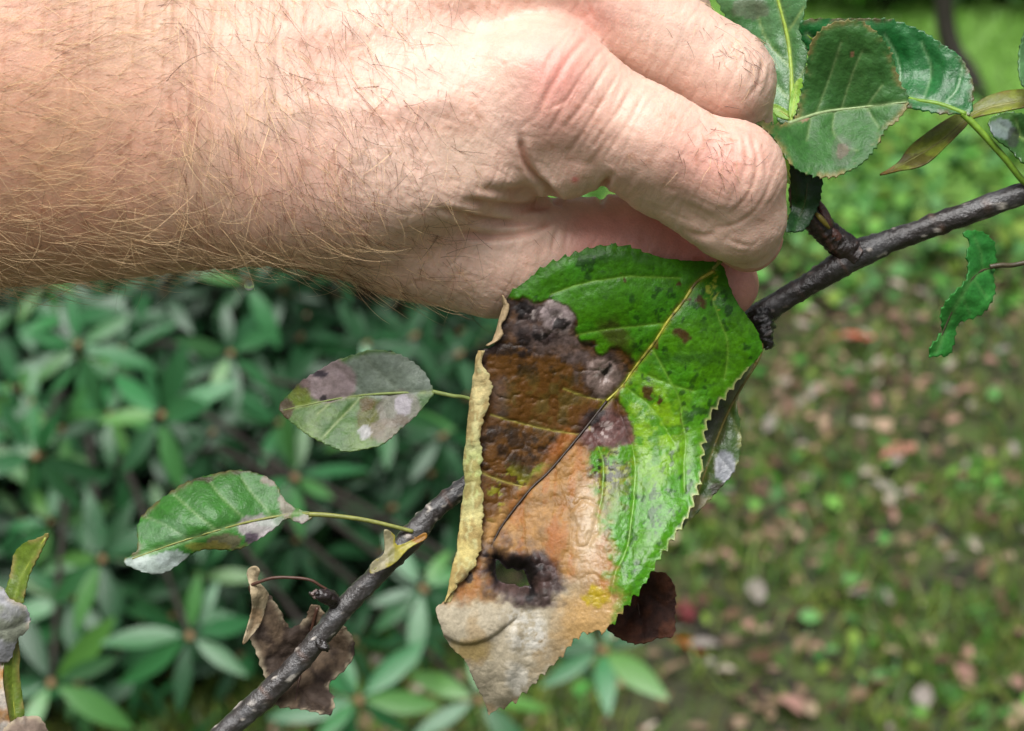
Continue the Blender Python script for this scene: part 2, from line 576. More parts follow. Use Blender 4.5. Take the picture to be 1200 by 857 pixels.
def fallen_mesh(seed, wdt, curl, cols):
    r = np.random.default_rng(seed)
    v, f = blade_mesh(1, wdt, 0.3, -curl, 6, 0.9)
    v = v.copy()
    v[:, 0] *= 1 + r.uniform(-.2, .2, len(v))
    v[:, 2] += curl * (v[:, 0] * 2) ** 2 * r.uniform(0.5, 1.2) + r.normal(0, .03, len(v))
    v[:, 1] -= 0.5
    return mesh_data('fallen_leaf', v, f, M_LITTER, np.tile(lin(cols), (len(v), 1)))
KINDS = [('pale tan', (148, 130, 106), 'small pale tan fallen leaf lying flat among moss'),
         ('brown', (108, 84, 62), 'small brown fallen leaf lying among moss and weeds'),
         ('grey', (134, 126, 118), 'greyish white fallen leaf lying upside down on the litter'),
         ('pink', (146, 110, 98), 'pinkish brown fallen leaf lying on the litter'),
         ('dark', (84, 58, 42), 'dark rotten fallen leaf on the mossy soil')]
meshes = [[fallen_mesh(10 * q + s, 0.45 + 0.12 * s, 0.15 + 0.1 * s, KINDS[q][1]) for s in range(3)] for q in range(5)]
def fallen(px, py, q, size, label=None, me=None, rot=None):
    g = ground_at(px, py)
    o = bpy.data.objects.new('fallen_leaf', me or meshes[q][random.randrange(3)])
    COL.objects.link(o)
    o.location = (g[0], g[1], float(ground_z(g[0], g[1])) + 0.018)
    o.rotation_euler = (random.gauss(0, .3), random.gauss(0, .3), rot if rot is not None else random.uniform(0, 6.28))
    o.scale = (size,) * 3
    tag(o, label or KINDS[q][2], 'fallen leaf', 'fallen leaves on the ground' if label is None else None)
    return o
def special(c, s=1):
    return fallen_mesh(700 + s, 0.6, 0.12, c)
fallen(1000, 407, 0, 0.075, 'red and orange fallen leaf just below the dark branch', special((196, 92, 74)), 1.5)
fallen(1032, 514, 0, 0.055, 'rounded beige fallen leaf uppermost of the column of pale leaves on the litter', special((164, 138, 116)), 0.4)
fallen(1052, 544, 0, 0.065, 'salmon pink narrow fallen leaf between a beige leaf and a white leaf', special((170, 118, 100)), 1.9)
fallen(1037, 586, 0, 0.06, 'whitish grey narrow fallen leaf below the salmon pink one', special((162, 155, 144)), 1.2)
fallen(806, 778, 0, 0.05, 'rusty orange fallen leaf beside the rhododendron foot', special((168, 84, 34)), 1.4)
fallen(800, 738, 0, 0.05, 'dark wine red fallen leaf above the rusty orange one', special((90, 22, 28)), 0.4)
fallen(1000, 712, 0, 0.06, 'pale lilac grey fallen leaf lying low among olive grass', special((150, 142, 138)), 0.8)
NAMES = ['pale tan', 'brown', 'greyish white', 'pinkish brown', 'dark rotten']
cnt, seen = 0, set()
while cnt < 150:
    px, py = random.uniform(760, 1230), random.uniform(350, 880)
    if random.random() > (0.95 if 370 < py < 620 else 0.4):
        continue
    q = random.choices(range(5), (3, 4, 2.5, 2, 2.5))[0]
    size = random.uniform(0.020, 0.042)
    row = 'close under the dark branch' if py < 470 else 'in the upper litter' if py < 560 else 'halfway down the litter' if py < 660 else 'low among olive grass' if py < 770 else 'at the lowest edge of the litter'
    cl_ = 'by the held leaf' if px < 880 else 'below the knuckle' if px < 970 else 'below the hanging leaf' if px < 1090 else 'toward the side'
    lab = '%s %s fallen leaf %s, %s' % ('larger' if size > .031 else 'small', NAMES[q], row, cl_)
    if lab in seen:
        continue
    seen.add(lab)
    fallen(px, py, q, size, lab)['group'] = 'fallen leaves on the ground'
    cnt += 1

# ================================================================== RHODODENDRON
def rhodo_mesh(seed):
    r = np.random.default_rng(seed)
    v, f = blade_mesh(1, 0.31 + 0.05 * r.uniform(-1, 1), 0.16, 0.10 + 0.12 * r.uniform(), 7, 0.92)
    return mesh_data('rhododendron_leaf', v, f, M_RHODO)
RM = [rhodo_mesh(s) for s in range(4)]
rv, rf = blade_mesh(1, 0.28, 0.16, 0.15, 5, 0.92)
bush_c = np.array([-0.62, 3.35, 0.0])
bush = empty('rhododendron', bush_c)
tag(bush, 'dark green rhododendron bush with whorls of long glossy leaves', 'shrub')
leaves = []                                         # (pos, R, length, score)
stems = []
def whorl(c, up, nleaf, L):
    up = up / np.linalg.norm(up)
    a = np.cross(up, [0.3, 0.1, 1.0]); a /= np.linalg.norm(a)
    b_ = np.cross(up, a)
    ph = rng.uniform(0, 6.28)
    for q in range(nleaf):
        th = ph + q * 2 * np.pi / nleaf + rng.normal(0, .24)
        el = rng.normal(0.06, 0.3)
        d = (np.cos(th) * a + np.sin(th) * b_) * math.cos(el) + up * math.sin(el)
        d /= np.linalg.norm(d)
        nrm = up - d * (up @ d); nrm /= np.linalg.norm(nrm)
        sx = np.cross(d, nrm)
        roll = rng.normal(0, .25)
        sx, nrm = sx * math.cos(roll) + nrm * math.sin(roll), nrm * math.cos(roll) - sx * math.sin(roll)
        leaves.append((c + d * 0.008, np.stack([sx, d, nrm], 1), L * rng.uniform(0.65, 1.2)))
placed = []
tries = 0
def bush_r(th):
    return 1.0
while len(placed) < 760 and tries < 30000:
    tries += 1
    # points on the bush hull: an uneven mound with its flank towards the camera
    th = rng.uniform(-math.pi, math.pi); ph = rng.uniform(0.02, 1.35)
    d = np.array([math.cos(th) * math.cos(ph), math.sin(th) * math.cos(ph), math.sin(ph)])
    rr = 0.82 + 0.22 * (fbm(np.array(d[0] * 2.2), np.array(d[1] * 2.2), np.array(d[2] * 2.2), seed=5) - .5) * 2
    depth = rng.uniform(0.74, 1.0)
    c = bush_c + d * np.array([0.92, 0.85, 0.98]) * rr * depth
    c[2] += 0.04
    if d[1] > 0.5:
        continue
    if any(np.linalg.norm(c - q) < 0.050 for q in placed):
        continue
    placed.append(c)
    up = d * 0.9 + np.array([0, -0.55, 0.55]) + rng.normal(0, .22, 3)
    whorl(c, up, int(rng.integers(6, 10)), rng.uniform(0.050, 0.074))
    stems.append((bush_c + np.array([d[0] * .15, d[1] * .15, 0.03]), bush_c + d * 0.5 * rr, c))
# whorls the photograph shows one by one
for (px, py, dist, nl, L) in [(190, 487, 2.32, 8, .125), (42, 535, 2.25, 7, .12), (92, 405, 2.5, 7, .11), (222, 745, 2.2, 8, .125), (640, 745, 2.45, 6, .11),
                              (705, 762, 2.4, 7, .12), (345, 560, 2.5, 7, .12), (120, 655, 2.3, 8, .115), (450, 480, 2.6, 7, .12), (60, 800, 2.2, 7, .12),
                              (495, 690, 2.45, 7, .12), (270, 415, 2.6, 8, .11), (420, 820, 2.3, 8, .12), (560, 820, 2.45, 6, .11)]:
    c = view_at(px, py, dist)
    whorl(c, np.array([0.05, -0.75, 0.6]) + rng.normal(0, .15, 3), nl, L * .56)
    stems.append((bush_c + rng.normal(0, .08, 3) * np.array([1, 1, 0]) + np.array([0, 0, .03]), (c + bush_c + np.array([0, 0, .3])) / 2, c))
score = []
for (p, R, L) in leaves:
    tip = p + R[:, 1] * L * 0.5
    x, y, f = world_px(tip)
    vis = (-60 < x < 800 and 300 < y < 900)
    score.append((0 if vis else 1e3) + f)
order = np.argsort(score)
for i in order[:300]:
    p, R, L = leaves[i]
    o = bpy.data.objects.new('leaf', RM[random.randrange(4)])
    COL.objects.link(o)
    o.parent = bush
    M = Matrix(np.vstack([np.hstack([R * L, (p - bush_c)[:, None]]), [0, 0, 0, 1]]).tolist())
    o.matrix_local = M
rest = [leaves[i] for i in order[300:]]
V, F, C = scatter_mesh(rv, rf, np.array([q[0] for q in rest]), np.array([q[1] for q in rest]), np.array([q[2] for q in rest]), np.ones((len(rest), 3)))
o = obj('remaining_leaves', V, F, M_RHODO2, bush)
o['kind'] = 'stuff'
# inner leaves deep in the bush, their shade put into a darker green
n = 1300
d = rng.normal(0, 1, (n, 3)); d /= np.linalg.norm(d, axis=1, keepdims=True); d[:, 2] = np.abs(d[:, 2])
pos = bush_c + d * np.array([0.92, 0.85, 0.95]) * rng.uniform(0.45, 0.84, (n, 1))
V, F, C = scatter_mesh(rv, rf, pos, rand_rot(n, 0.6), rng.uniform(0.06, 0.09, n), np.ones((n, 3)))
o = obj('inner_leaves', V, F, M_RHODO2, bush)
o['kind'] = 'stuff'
sp = []
for a, m_, c in stems:
    q = smooth_line([a, m_ * 0.6 + a * 0.4 - np.array([0, 0, .05]), m_, c], 4)
    sp.append(tube(q, np.linspace(0.009, 0.0025, len(q)), 6))
V, F = join(sp)
o = obj('stems', V, F, M_WOODY, bush)
# buds at whorl centres
M_BUD = plain_mat('rhododendron_bud', lin((128, 104, 70)), 0.6, 200)
v_, f_ = tube(np.array([(0, 0, -.005), (0, 0, .002), (0, 0, .007), (0, 0, .012)]), [0.003, 0.005, 0.004, 0.001], 6)
bme = mesh_data('bud', v_, f_, M_BUD)
for a, m_, c in stems:
    px_, py_, f_ = world_px(c)
    if not (-20 < px_ < 800 and 310 < py_ < 880):
        continue
    o = bpy.data.objects.new('bud', bme)
    COL.objects.link(o)
    o.parent = bush
    dr = Vector(c - m_).normalized()
    o.location = Vector(c - bush_c)
    o.rotation_euler = dr.to_track_quat('Z', 'Y').to_euler()

# ================================================================== FAR SHRUBS AND YOUNG TREE
def crown_cloud(c, rad, n, cols, leaf, seed, squash=0.8):
    r = np.random.default_rng(seed)
    cl = r.normal(0, 1, (max(6, n // 60), 3)); cl /= np.linalg.norm(cl, axis=1, keepdims=True)
    cl = c + cl * rad * np.array([1, 1, squash]) * r.uniform(0.4, 0.9, (len(cl), 1))
    k = r.integers(0, len(cl), n)
    p = cl[k] + r.normal(0, 1, (n, 3)) * rad * 0.2
    p[:, 2] = np.maximum(p[:, 2], 0.02)
    return scatter_mesh(bv, bf, p, rand_rot(n, 0.9), r.uniform(leaf * .6, leaf * 1.3, n), pick(cols, n, 0.35))
def shrub(px, dist_y, rad, h, cols, label, seed, leaf=0.06, n=1400, flowers=None):
    g = ground_at(px, 60)
    k = dist_y / g[1]
    base = np.array([g[0] * k, dist_y, 0.0])
    r0 = empty('garden_shrub', base)
    tag(r0, label, 'shrub', None)
    V, F, C = crown_cloud(base + np.array([0, 0, h * .55]), rad, n, cols, leaf, seed, h / rad / 2)
    o = obj('foliage', V, F, M_FAR, r0, colors=C); o['kind'] = 'stuff'
    st = []
    for q in range(5):
        a = rng.uniform(0, 6.28)
        st.append(tube(smooth_line([base + np.array([.03 * math.cos(a), .03 * math.sin(a), -.02]), base + np.array([.2 * rad * math.cos(a), .2 * rad * math.sin(a), h * .4]),
                                    base + np.array([.6 * rad * math.cos(a), .6 * rad * math.sin(a), h * .8])], 4), np.linspace(.014, .004, 9), 6))
    V, F = join(st)
    obj('stem', V, F, M_WOODY, r0)
    if flowers:
        n2 = 60
        d = rng.normal(0, 1, (n2, 3)); d /= np.linalg.norm(d, axis=1, keepdims=True); d[:, 1] = -abs(d[:, 1]); d[:, 2] = abs(d[:, 2]) * .6
        V, F, C = scatter_mesh(bv, bf, base + np.array([0, 0, h * .3]) + d * rad * np.array([1, 1, .8]), rand_rot(n2, 1.0), rng.uniform(.03, .06, n2), pick(flowers, n2))
        o = obj('yellow_leaves', V, F, M_FAR, r0, colors=C); o['kind'] = 'stuff'
    return r0
DK = [(34, 70, 28), (44, 84, 34), (28, 56, 24), (58, 96, 40)]
LG = [(86, 140, 46), (104, 152, 54), (70, 120, 40)]
shrub(965, 7.4, 0.35, 0.5, LG, 'bright yellow green shrub standing at the lawn edge behind the upper leaves', 51)
shrub(1030, 7.2, 0.30, 0.42, LG + [(60, 100, 40)], 'green shrub with yellowing leaves at the far lawn edge', 52, flowers=[(190, 176, 60), (170, 160, 50)])
shrub(1075, 7.6, 0.34, 0.5, DK, 'low dark green shrub between the yellowing shrub and the thin trunk', 53)
shrub(1165, 7.3, 0.40, 0.6, DK + [(70, 110, 50)], 'broad dark green shrub beyond the thin dark trunk', 54, n=1800)
shrub(1235, 7.7, 0.40, 0.6, DK, 'dark green shrub cut by the photo edge', 55, n=1500)
g = ground_at(1150, 122)
tr = empty('young_tree', (g[0], g[1], 0))
tag(tr, 'thin dark leaning tree trunk rising from the lawn by the shrubs', 'tree')
p = [np.array([g[0] + a, g[1] + b_, c]) for a, b_, c in ((0, 0, -.02), (-.03, 0.02, .06), (-.085, .05, .16), (-.10, .06, .35), (-.08, .08, .9), (-.02, .1, 1.9), (.02, .1, 2.6))]
q = smooth_line(p, 6)
V, F = tube(q, np.linspace(.032, .012, len(q)), 10)
limbs = [(V, F)]
for kx in range(7):
    a0 = p[4] + (p[6] - p[4]) * rng.uniform(0.2, 1)
    e1 = a0 + np.array([rng.uniform(-.6, .6), rng.uniform(-.4, .6), rng.uniform(.2, .6)])
    limbs.append(tube(smooth_line([a0, (a0 + e1) / 2 + np.array([0, 0, .05]), e1], 4), np.linspace(.012, .004, 9), 6))
V, F = join(limbs)
obj('trunk', V, F, M_WOODY, tr)
V, F, C = crown_cloud(np.array([g[0], g[1] + .1, 2.6]), 0.75, 1500, LG + DK, .07, 61)
o = obj('crown', V, F, M_FAR, tr, colors=C); o['kind'] = 'stuff'


# ================================================================== ARM AND HAND
# distance field in the hand-scale frame (1 unit = 0.155 mm), meshed as ONE surface and refined onto the field
def smin(a, b, k):
    h = np.clip(0.5 + 0.5 * (b - a) / k, 0, 1)
    return b * (1 - h) + a * h - k * h * (1 - h)

def cone(p, a, b, ra, rb):
    a, b = np.asarray(a, float), np.asarray(b, float)
    ab = b - a
    t = np.clip(((p - a) @ ab) / (ab @ ab), 0, 1)
    return np.linalg.norm(p - a - t[..., None] * ab, axis=-1) - (ra + (rb - ra) * t)

def ell(p, c, r, ang=0.0):
    q = p - np.asarray(c, float)
    ca, sa = math.cos(ang), math.sin(ang)
    q = np.stack([q[..., 0] * ca + q[..., 1] * sa, -q[..., 0] * sa + q[..., 1] * ca, q[..., 2]], -1)
    r = np.asarray(r, float)
    k0 = np.linalg.norm(q / r, axis=-1); k1 = np.linalg.norm(q / (r * r), axis=-1)
    return k0 * (k0 - 1) / np.maximum(k1, 1e-6)

J = lambda x, y, z: P(x, y, z)
ARM = np.array([  # px, centre py, half width, half thickness, roll deg, centre z
    (-1500, 40, 330, 300, 4, -60), (-900, 60, 320, 285, 6, -40), (-400, 84, 285, 240, 8, -15), (0, 96, 245, 195, 12, 0), (150, 100, 230, 175, 14, 0), (250, 101, 222, 160, 18, 0),
    (380, 98, 222, 140, 25, 0), (500, 72, 232, 112, 32, -5), (620, 40, 228, 95, 35, -20), (700, 30, 222, 84, 36, -30)], float)
_ax = smooth_line(ARM, 10)

def sdf(p):
    x = p[..., 0] + 600.0
    g = [np.interp(x, _ax[:, 0], _ax[:, c]) for c in range(1, 6)]
    cy, a, b_, roll, cz = g
    dy = p[..., 1] - (428.5 - cy); dz = p[..., 2] - cz
    th = np.radians(roll)
    u = dy * np.cos(th) - dz * np.sin(th)
    v = dy * np.sin(th) + dz * np.cos(th)
    k0 = np.sqrt((u / a) ** 2 + (v / b_) ** 2)
    k1 = np.sqrt((u / a ** 2) ** 2 + (v / b_ ** 2) ** 2)
    slab = k0 * (k0 - 1) / np.maximum(k1, 1e-6)
    slab = np.where(k0 < 0.05, -np.minimum(a, b_), slab)
    ex = np.maximum(x - 625, -1480 - x)
    slab = smin(slab, slab * 0 + 1e4, 1) * 1.0
    d = -smin(-slab, -ex, 60)
    # metacarpals
    d = smin(d, cone(p, J(400, 150, 62), J(636, 112, 70), 58, 68), 45)
    d = smin(d, cone(p, J(380, 40, 62), J(640, -40, 22), 55, 66), 45)
    # thumb base and the muscle between thumb and index
    th_ = cone(p, J(390, 225, 10), J(575, 295, -25), 84, 74)
    th_ = smin(th_, ell(p, J(470, 270, -25), (120, 74, 80), -0.3), 40)
    th_ = smin(th_, cone(p, J(585, 297, -30), J(740, 291, -70), 71, 60), 25)
    th_ = smin(th_, cone(p, J(740, 290, -70), J(851, 333, -74), 62, 40), 16)
    kth = np.interp(x, (560, 640, 680), (46, 16, 3))
    d = smin(d, th_, kth)
    d = smin(d, ell(p, J(540, 190, 22), (88, 66, 62), -0.35), 30)
    # ring and little fingers folded behind
    rg = cone(p, J(600, -150, -50), J(765, -66, -100), 70, 56)
    rg = smin(rg, cone(p, J(765, -66, -100), J(796, 50, -155), 54, 47), 14)
    rg = smin(rg, cone(p, J(796, 50, -155), J(798, 128, -195), 47, 40), 12)
    lt = cone(p, J(550, -240, -115), J(680, -185, -170), 60, 48)
    lt = smin(lt, cone(p, J(680, -185, -170), J(720, -95, -222), 46, 41), 12)
    lt = smin(lt, cone(p, J(720, -95, -222), J(716, -20, -245), 41, 35), 10)
    k = np.interp(x, (600, 690), (34, 4))
    d = smin(d, smin(rg, lt, 4), k)
    # middle finger
    md = cone(p, J(640, -38, 18), J(846, 93, -8), 76, 59)
    md = smin(md, ell(p, J(842, 88, -6), (66, 60, 60), -0.5), 12)
    md = smin(md, cone(p, J(852, 100, -18), J(863, 170, -66), 53, 45), 16)
    md = smin(md, cone(p, J(863, 170, -66), J(862, 238, -112), 45, 40), 12)
    kmd = np.interp(x, (640, 735), (38, 3))
    d = smin(d, md, kmd)
    # index finger
    ix = cone(p, J(650, 114, 74), J(760, 166, 78), 72, 61)
    ix = smin(ix, cone(p, J(760, 166, 78), J(862, 208, 74), 61, 54), 14)
    ix = smin(ix, ell(p, J(858, 199, 78), (58, 58, 58), -0.45), 10)
    ix = smin(ix, ell(p, J(664, 192, 60), (44, 40, 48), -0.2), 18)
    ix = smin(ix, ell(p, J(764, 202, 58), (66, 44, 48), -0.5), 16)
    ix = smin(ix, cone(p, J(770, 214, 56), J(846, 256, 40), 36, 44), 14)
    ix2 = cone(p, J(862, 212, 70), J(868, 254, 44), 54, 51)
    ix2 = smin(ix2, cone(p, J(868, 254, 44), J(876, 277, 10), 50, 42), 14)
    ix = smin(ix, ix2, 14)
    kix = np.interp(x, (660, 735), (34, 3))
    d = smin(d, ix, kix)
    # knuckles
    d = smin(d, ell(p, J(642, 92, 88), (70, 60, 58), -0.4), 36)
    # hollows: between thumb and index bones, between the tendons, above the wrist
    d = d + 9 * np.exp(-(((p - J(536, 172, 86)) / np.array([44, 36, 90])) ** 2).sum(-1))
    d = d + 7 * np.exp(-(((p - J(560, 30, 90)) / np.array([100, 26, 90])) ** 2).sum(-1))
    d = d + 1 * np.exp(-(((p - J(330, 235, 120)) / np.array([70, 60, 130])) ** 2).sum(-1))
    return d

def grad(f, p, h=1.5):
    e = np.array([(1, -1, -1), (-1, -1, 1), (-1, 1, -1), (1, 1, 1)], float)
    g = sum(e_ * f(p + e_ * h)[..., None] for e_ in e)
    return g / (np.linalg.norm(g, axis=-1, keepdims=True) + 1e-9)

def surface_nets(f, xs, ys, zs):
    X, Y, Z = np.meshgrid(xs, ys, zs, indexing='ij')
    D = np.empty(X.shape)
    for i in range(0, len(xs), 24):
        D[i:i + 24] = f(np.stack([X[i:i + 24], Y[i:i + 24], Z[i:i + 24]], -1))
    s = D < 0
    nx, ny, nz = s.shape
    acc = np.zeros((nx - 1, ny - 1, nz - 1, 3)); cnt = np.zeros((nx - 1, ny - 1, nz - 1))
    G = (X, Y, Z)
    for ax in range(3):
        sl0 = [slice(None)] * 3; sl1 = [slice(None)] * 3
        sl0[ax] = slice(0, -1); sl1[ax] = slice(1, None)
        a, b_ = D[tuple(sl0)], D[tuple(sl1)]
        cross = (a < 0) != (b_ < 0)
        t = np.where(cross, a / np.where(cross, a - b_, 1), 0)
        pt = np.stack([g[tuple(sl0)] * (1 - t) + g[tuple(sl1)] * t for g in G], -1)
        o1, o2 = [q for q in range(3) if q != ax]
        for u in (0, 1):
            for v in (0, 1):
                sl = [slice(None)] * 3
                sl[o1] = slice(u, u + s.shape[o1] - 1); sl[o2] = slice(v, v + s.shape[o2] - 1)
                acc += np.where(cross[tuple(sl)][..., None], pt[tuple(sl)], 0)
                cnt += cross[tuple(sl)]
    act = cnt > 0
    idx = -np.ones(act.shape, int); idx[act] = np.arange(act.sum())
    V = acc[act] / cnt[act][:, None]
    F = []
    for ax in range(3):
        sl0 = [slice(1, -1)] * 3; sl1 = [slice(1, -1)] * 3
        sl0[ax] = slice(0, -1); sl1[ax] = slice(1, None)
        a, b_ = s[tuple(sl0)], s[tuple(sl1)]
        I = np.argwhere(a != b_)
        flip = a[a != b_]
        o1, o2 = (ax + 1) % 3, (ax + 2) % 3
        base = I.copy()
        for q in range(3):
            if q != ax:
                base[:, q] += 1
        def cell(u, v):
            c = base.copy(); c[:, o1] -= u; c[:, o2] -= v
            return idx[c[:, 0], c[:, 1], c[:, 2]]
        q = np.stack([cell(1, 1), cell(0, 1), cell(0, 0), cell(1, 0)], -1)
        q[~flip] = q[~flip][:, ::-1]
        F.append(q)
    F = np.concatenate(F)
    F = F[(F >= 0).all(1)]
    return V, F

def subdivide(V, F):
    """quads -> 4 quads, midpoint"""
    E = np.stack([F, np.roll(F, -1, 1)], -1).reshape(-1, 2)
    Es = np.sort(E, 1)
    key = Es[:, 0].astype(np.int64) * len(V) + Es[:, 1]
    uk, inv = np.unique(key, return_inverse=True)
    em = 0.5 * (V[(uk // len(V))] + V[(uk % len(V))])
    fm = V[F].mean(1)
    e = inv.reshape(-1, 4) + len(V)
    c = np.arange(len(F)) + len(V) + len(em)
    NF = np.concatenate([np.stack([F[:, k], e[:, k], c, e[:, (k + 3) % 4]], -1) for k in range(4)])
    return np.concatenate([V, em, fm]), NF

xs = np.concatenate([np.arange(-2110, -700, 30.0), np.arange(-700, 350, 8.0)])
ys = np.arange(20, 800, 8.0)
zs = np.arange(-320, 290, 8.0)
HV, HF = surface_nets(sdf, xs, ys, zs)
def project(V, it=2):
    for _ in range(it):
        V = V - np.clip(sdf(V), -6, 6)[:, None] * grad(sdf, V)
    return V
HV, HF = subdivide(HV, HF)
HV = project(HV, 2)
HV, HF = subdivide(HV, HF)
HV = project(HV, 1)
HN = grad(sdf, HV, 2.0)
HX, HY = proj(HV)

# skin relief: folds, flexion creases, fine lines
disp = np.zeros(len(HV))
front = sstep(-0.25, 0.15, HN[:, 2])
near = HX > -40
CREASES = [  # polyline, depth, width
    ([(609, 160), (612, 176), (618, 194), (628, 208), (642, 221), (654, 230)], 5.5, 3.6),
    ([(634, 218), (650, 233), (664, 242)], 6, 4),
    ([(704, 240), (705, 228), (708, 218), (716, 206)], 7, 3.6),
    ([(548, 236), (575, 240), (610, 243), (648, 241)], 5.5, 5),
    ([(515, 246), (560, 256), (605, 262), (640, 258)], 4.5, 4),
    ([(540, 275), (585, 277), (625, 270), (650, 255)], 4.5, 4),
    ([(560, 222), (590, 226), (625, 224)], 4, 6),
    ([(655, 262), (650, 280), (647, 300)], 2.5, 3),
    ([(668, 252), (664, 275), (662, 300)], 1.8, 3),
    ([(690, 42), (668, 66), (655, 88), (640, 112), (632, 134)], 3.2, 3.5),
    ([(668, 38), (650, 60), (638, 84), (632, 104)], 2.0, 3),
    ([(706, 56), (686, 84), (668, 112), (652, 140), (640, 160)], 2.0, 3),
    ([(716, 70), (700, 96), (682, 124), (662, 150)], 2.2, 3),
    ([(726, 84), (712, 108), (694, 138), (676, 166), (664, 184)], 2.0, 3),
    ([(740, 104), (726, 128), (706, 156), (690, 180)], 1.8, 3),
    ([(752, 112), (742, 134), (726, 160), (706, 190)], 1.6, 3),
    ([(642, 128), (656, 122), (668, 112)], 1.5, 3),
    ([(690, 200), (700, 180), (716, 160)], 1.8, 4),
    ([(730, 236), (738, 214), (752, 196)], 1.4, 4),
    ([(868, 152), (874, 172), (874, 194), (866, 216)], 2.2, 3),
    ([(880, 160), (887, 182), (886, 206), (876, 230), (858, 250)], 2.6, 3),
    ([(856, 150), (861, 170), (861, 192), (853, 212)], 1.8, 3),
    ([(893, 172), (899, 196), (896, 218)], 1.6, 3),
    ([(846, 148), (850, 168), (849, 186)], 1.3, 3),
    ([(905, 205), (898, 228), (884, 248), (864, 262), (842, 268)], 1.8, 3),
    ([(842, 268), (830, 276), (818, 276), (800, 270)], 3, 4),
    ([(852, 280), (868, 287), (884, 288)], 1.8, 3),
    ([(850, 290), (866, 296), (880, 296)], 1.2, 3),
    ([(892, 62), (893, 82), (886, 104), (874, 118)], 2.0, 3),
    ([(902, 78), (900, 98), (890, 116)], 1.8, 3),
    ([(878, 108), (890, 100), (900, 92)], 1.5, 3),
    ([(880, 56), (884, 78), (876, 100)], 1.4, 3),
    ([(720, 10), (722, 36), (722, 56)], 1.4, 3), ([(700, 2), (705, 20), (712, 44)], 1.4, 3), ([(740, 6), (742, 30), (744, 52)], 1.2, 3),
    ([(760, 16), (762, 40), (758, 66)], 1.2, 3), ([(684, -8), (692, 14), (704, 34)], 2.0, 3),
    ([(222, 40), (228, 90), (224, 140), (230, 190), (236, 250)], 3.0, 4),
    ([(206, 50), (214, 110), (210, 170)], 1.4, 4), ([(262, 30), (258, 100), (268, 170)], 1.2, 4), ([(290, 20), (296, 90), (290, 150)], 1.3, 4),
    ([(320, 10), (322, 80), (318, 140)], 1.2, 4),
]
for pl, dp, wd in CREASES:
    pl = smooth_line(pl, 6)
    m = near & (HX > pl[:, 0].min() - 30) & (HX < pl[:, 0].max() + 30) & (HY > pl[:, 1].min() - 30) & (HY < pl[:, 1].max() + 30) & (HN[:, 2] > -0.3)
    if not m.any():
        continue
    dd, qx, qy = poly_dist(HX[m], HY[m], pl)
    tt = np.hypot(qx - pl[0, 0], qy - pl[0, 1]) + np.hypot(qx - pl[-1, 0], qy - pl[-1, 1])
    e0 = np.minimum(np.hypot(qx - pl[0, 0], qy - pl[0, 1]), np.hypot(qx - pl[-1, 0], qy - pl[-1, 1]))
    fade = 0.25 + 0.75 * sstep(0, 14, e0)
    dp = dp if dp > 3.9 else dp * .5
    wd = wd if wd > 3.4 else 2.4
    disp[m] += fade * front[m] * (-dp * np.exp(-(dd / wd) ** 2) + 0.35 * dp * np.exp(-((dd - 2.3 * wd) / (1.3 * wd)) ** 2))
def ridged(x, y, z, seed):
    return 1 - np.abs(2 * fbm(x, y, z, seed, 3) - 1)
# fine lines across fingers (along index axis at about 24 degrees) and across the wrist
ca, sa = math.cos(math.radians(26)), math.sin(math.radians(26))
ua = HV[:, 0] * ca - HV[:, 1] * sa; va = HV[:, 0] * sa + HV[:, 1] * ca
fing = sstep(600, 680, HX)
disp -= 0.6 * fing * sstep(0.72, 0.95, ridged(ua / 15, va / 70, HV[:, 2] / 70, 71))
disp -= 0.4 * fing * sstep(0.7, 0.95, ridged(va / 18, ua / 60, HV[:, 2] / 60, 72))
hand = sstep(330, 420, HX) * (1 - fing)
disp -= 0.6 * hand * sstep(0.75, 0.97, ridged(ua / 13, va / 45, HV[:, 2] / 45, 73))
disp -= 0.5 * hand * sstep(0.75, 0.97, ridged(va / 13, ua / 40, HV[:, 2] / 40, 74))
arm = (1 - sstep(330, 420, HX)) * sstep(-300, -100, HX)
disp -= 1.4 * arm * sstep(0.7, 0.95, ridged(HV[:, 0] / 17, HV[:, 1] / 160, HV[:, 2] / 120, 75)) * (0.4 + 0.6 * np.exp(-((HX - 260) / 110) ** 2))
disp += 1.5 * (fbm(HV[:, 0] / 34, HV[:, 1] / 34, HV[:, 2] / 34, 76) - 0.5)
# tendon and vein relief on the back of the hand
for pl, hgt, wd in [([(300, 40), (420, 34), (520, 44), (610, 72)], 3.5, 22), ([(360, 120), (450, 128), (520, 118)], 2.5, 14)]:
    dd, _, _ = poly_dist(HX, HY, smooth_line(pl, 5))
    disp += hgt * front * np.exp(-(dd / wd) ** 2)
disp *= sstep(-900, -300, HX)
HD = HV + HN * disp[:, None]

# pigment: pink knuckles and finger sides, tanner forearm, freckles; plus shade painted into the hollow by the thumb
base = lin((226, 191, 172))
col = np.tile(base, (len(HV), 1))
n_lo = fbm(HV[:, 0] / 70, HV[:, 1] / 70, HV[:, 2] / 70, 81)
n_md = fbm(HV[:, 0] / 22, HV[:, 1] / 22, HV[:, 2] / 22, 82)
tan = sstep(430, 40, HX) * 0.85
col = mix(col, lin((190, 144, 110)), tan)
col = mix(col, lin((216, 160, 140)), 0.4 * sstep(0.3, 0.75, n_lo))
def blob(cx, cy, rx, ry):
    return np.exp(-((HX - cx) / rx) ** 2 - ((HY - cy) / ry) ** 2)
pink = lin((222, 146, 134))
col = mix(col, pink, np.clip(0.75 * blob(655, 80, 42, 42) + 0.35 * blob(640, 135, 50, 40) + 0.45 * blob(840, 190, 60, 46) + 0.4 * blob(700, 20, 40, 30), 0, 0.85))
thumb = sstep(640, 690, HX) * sstep(232, 262, HY) * (HV[:, 2] < 25)
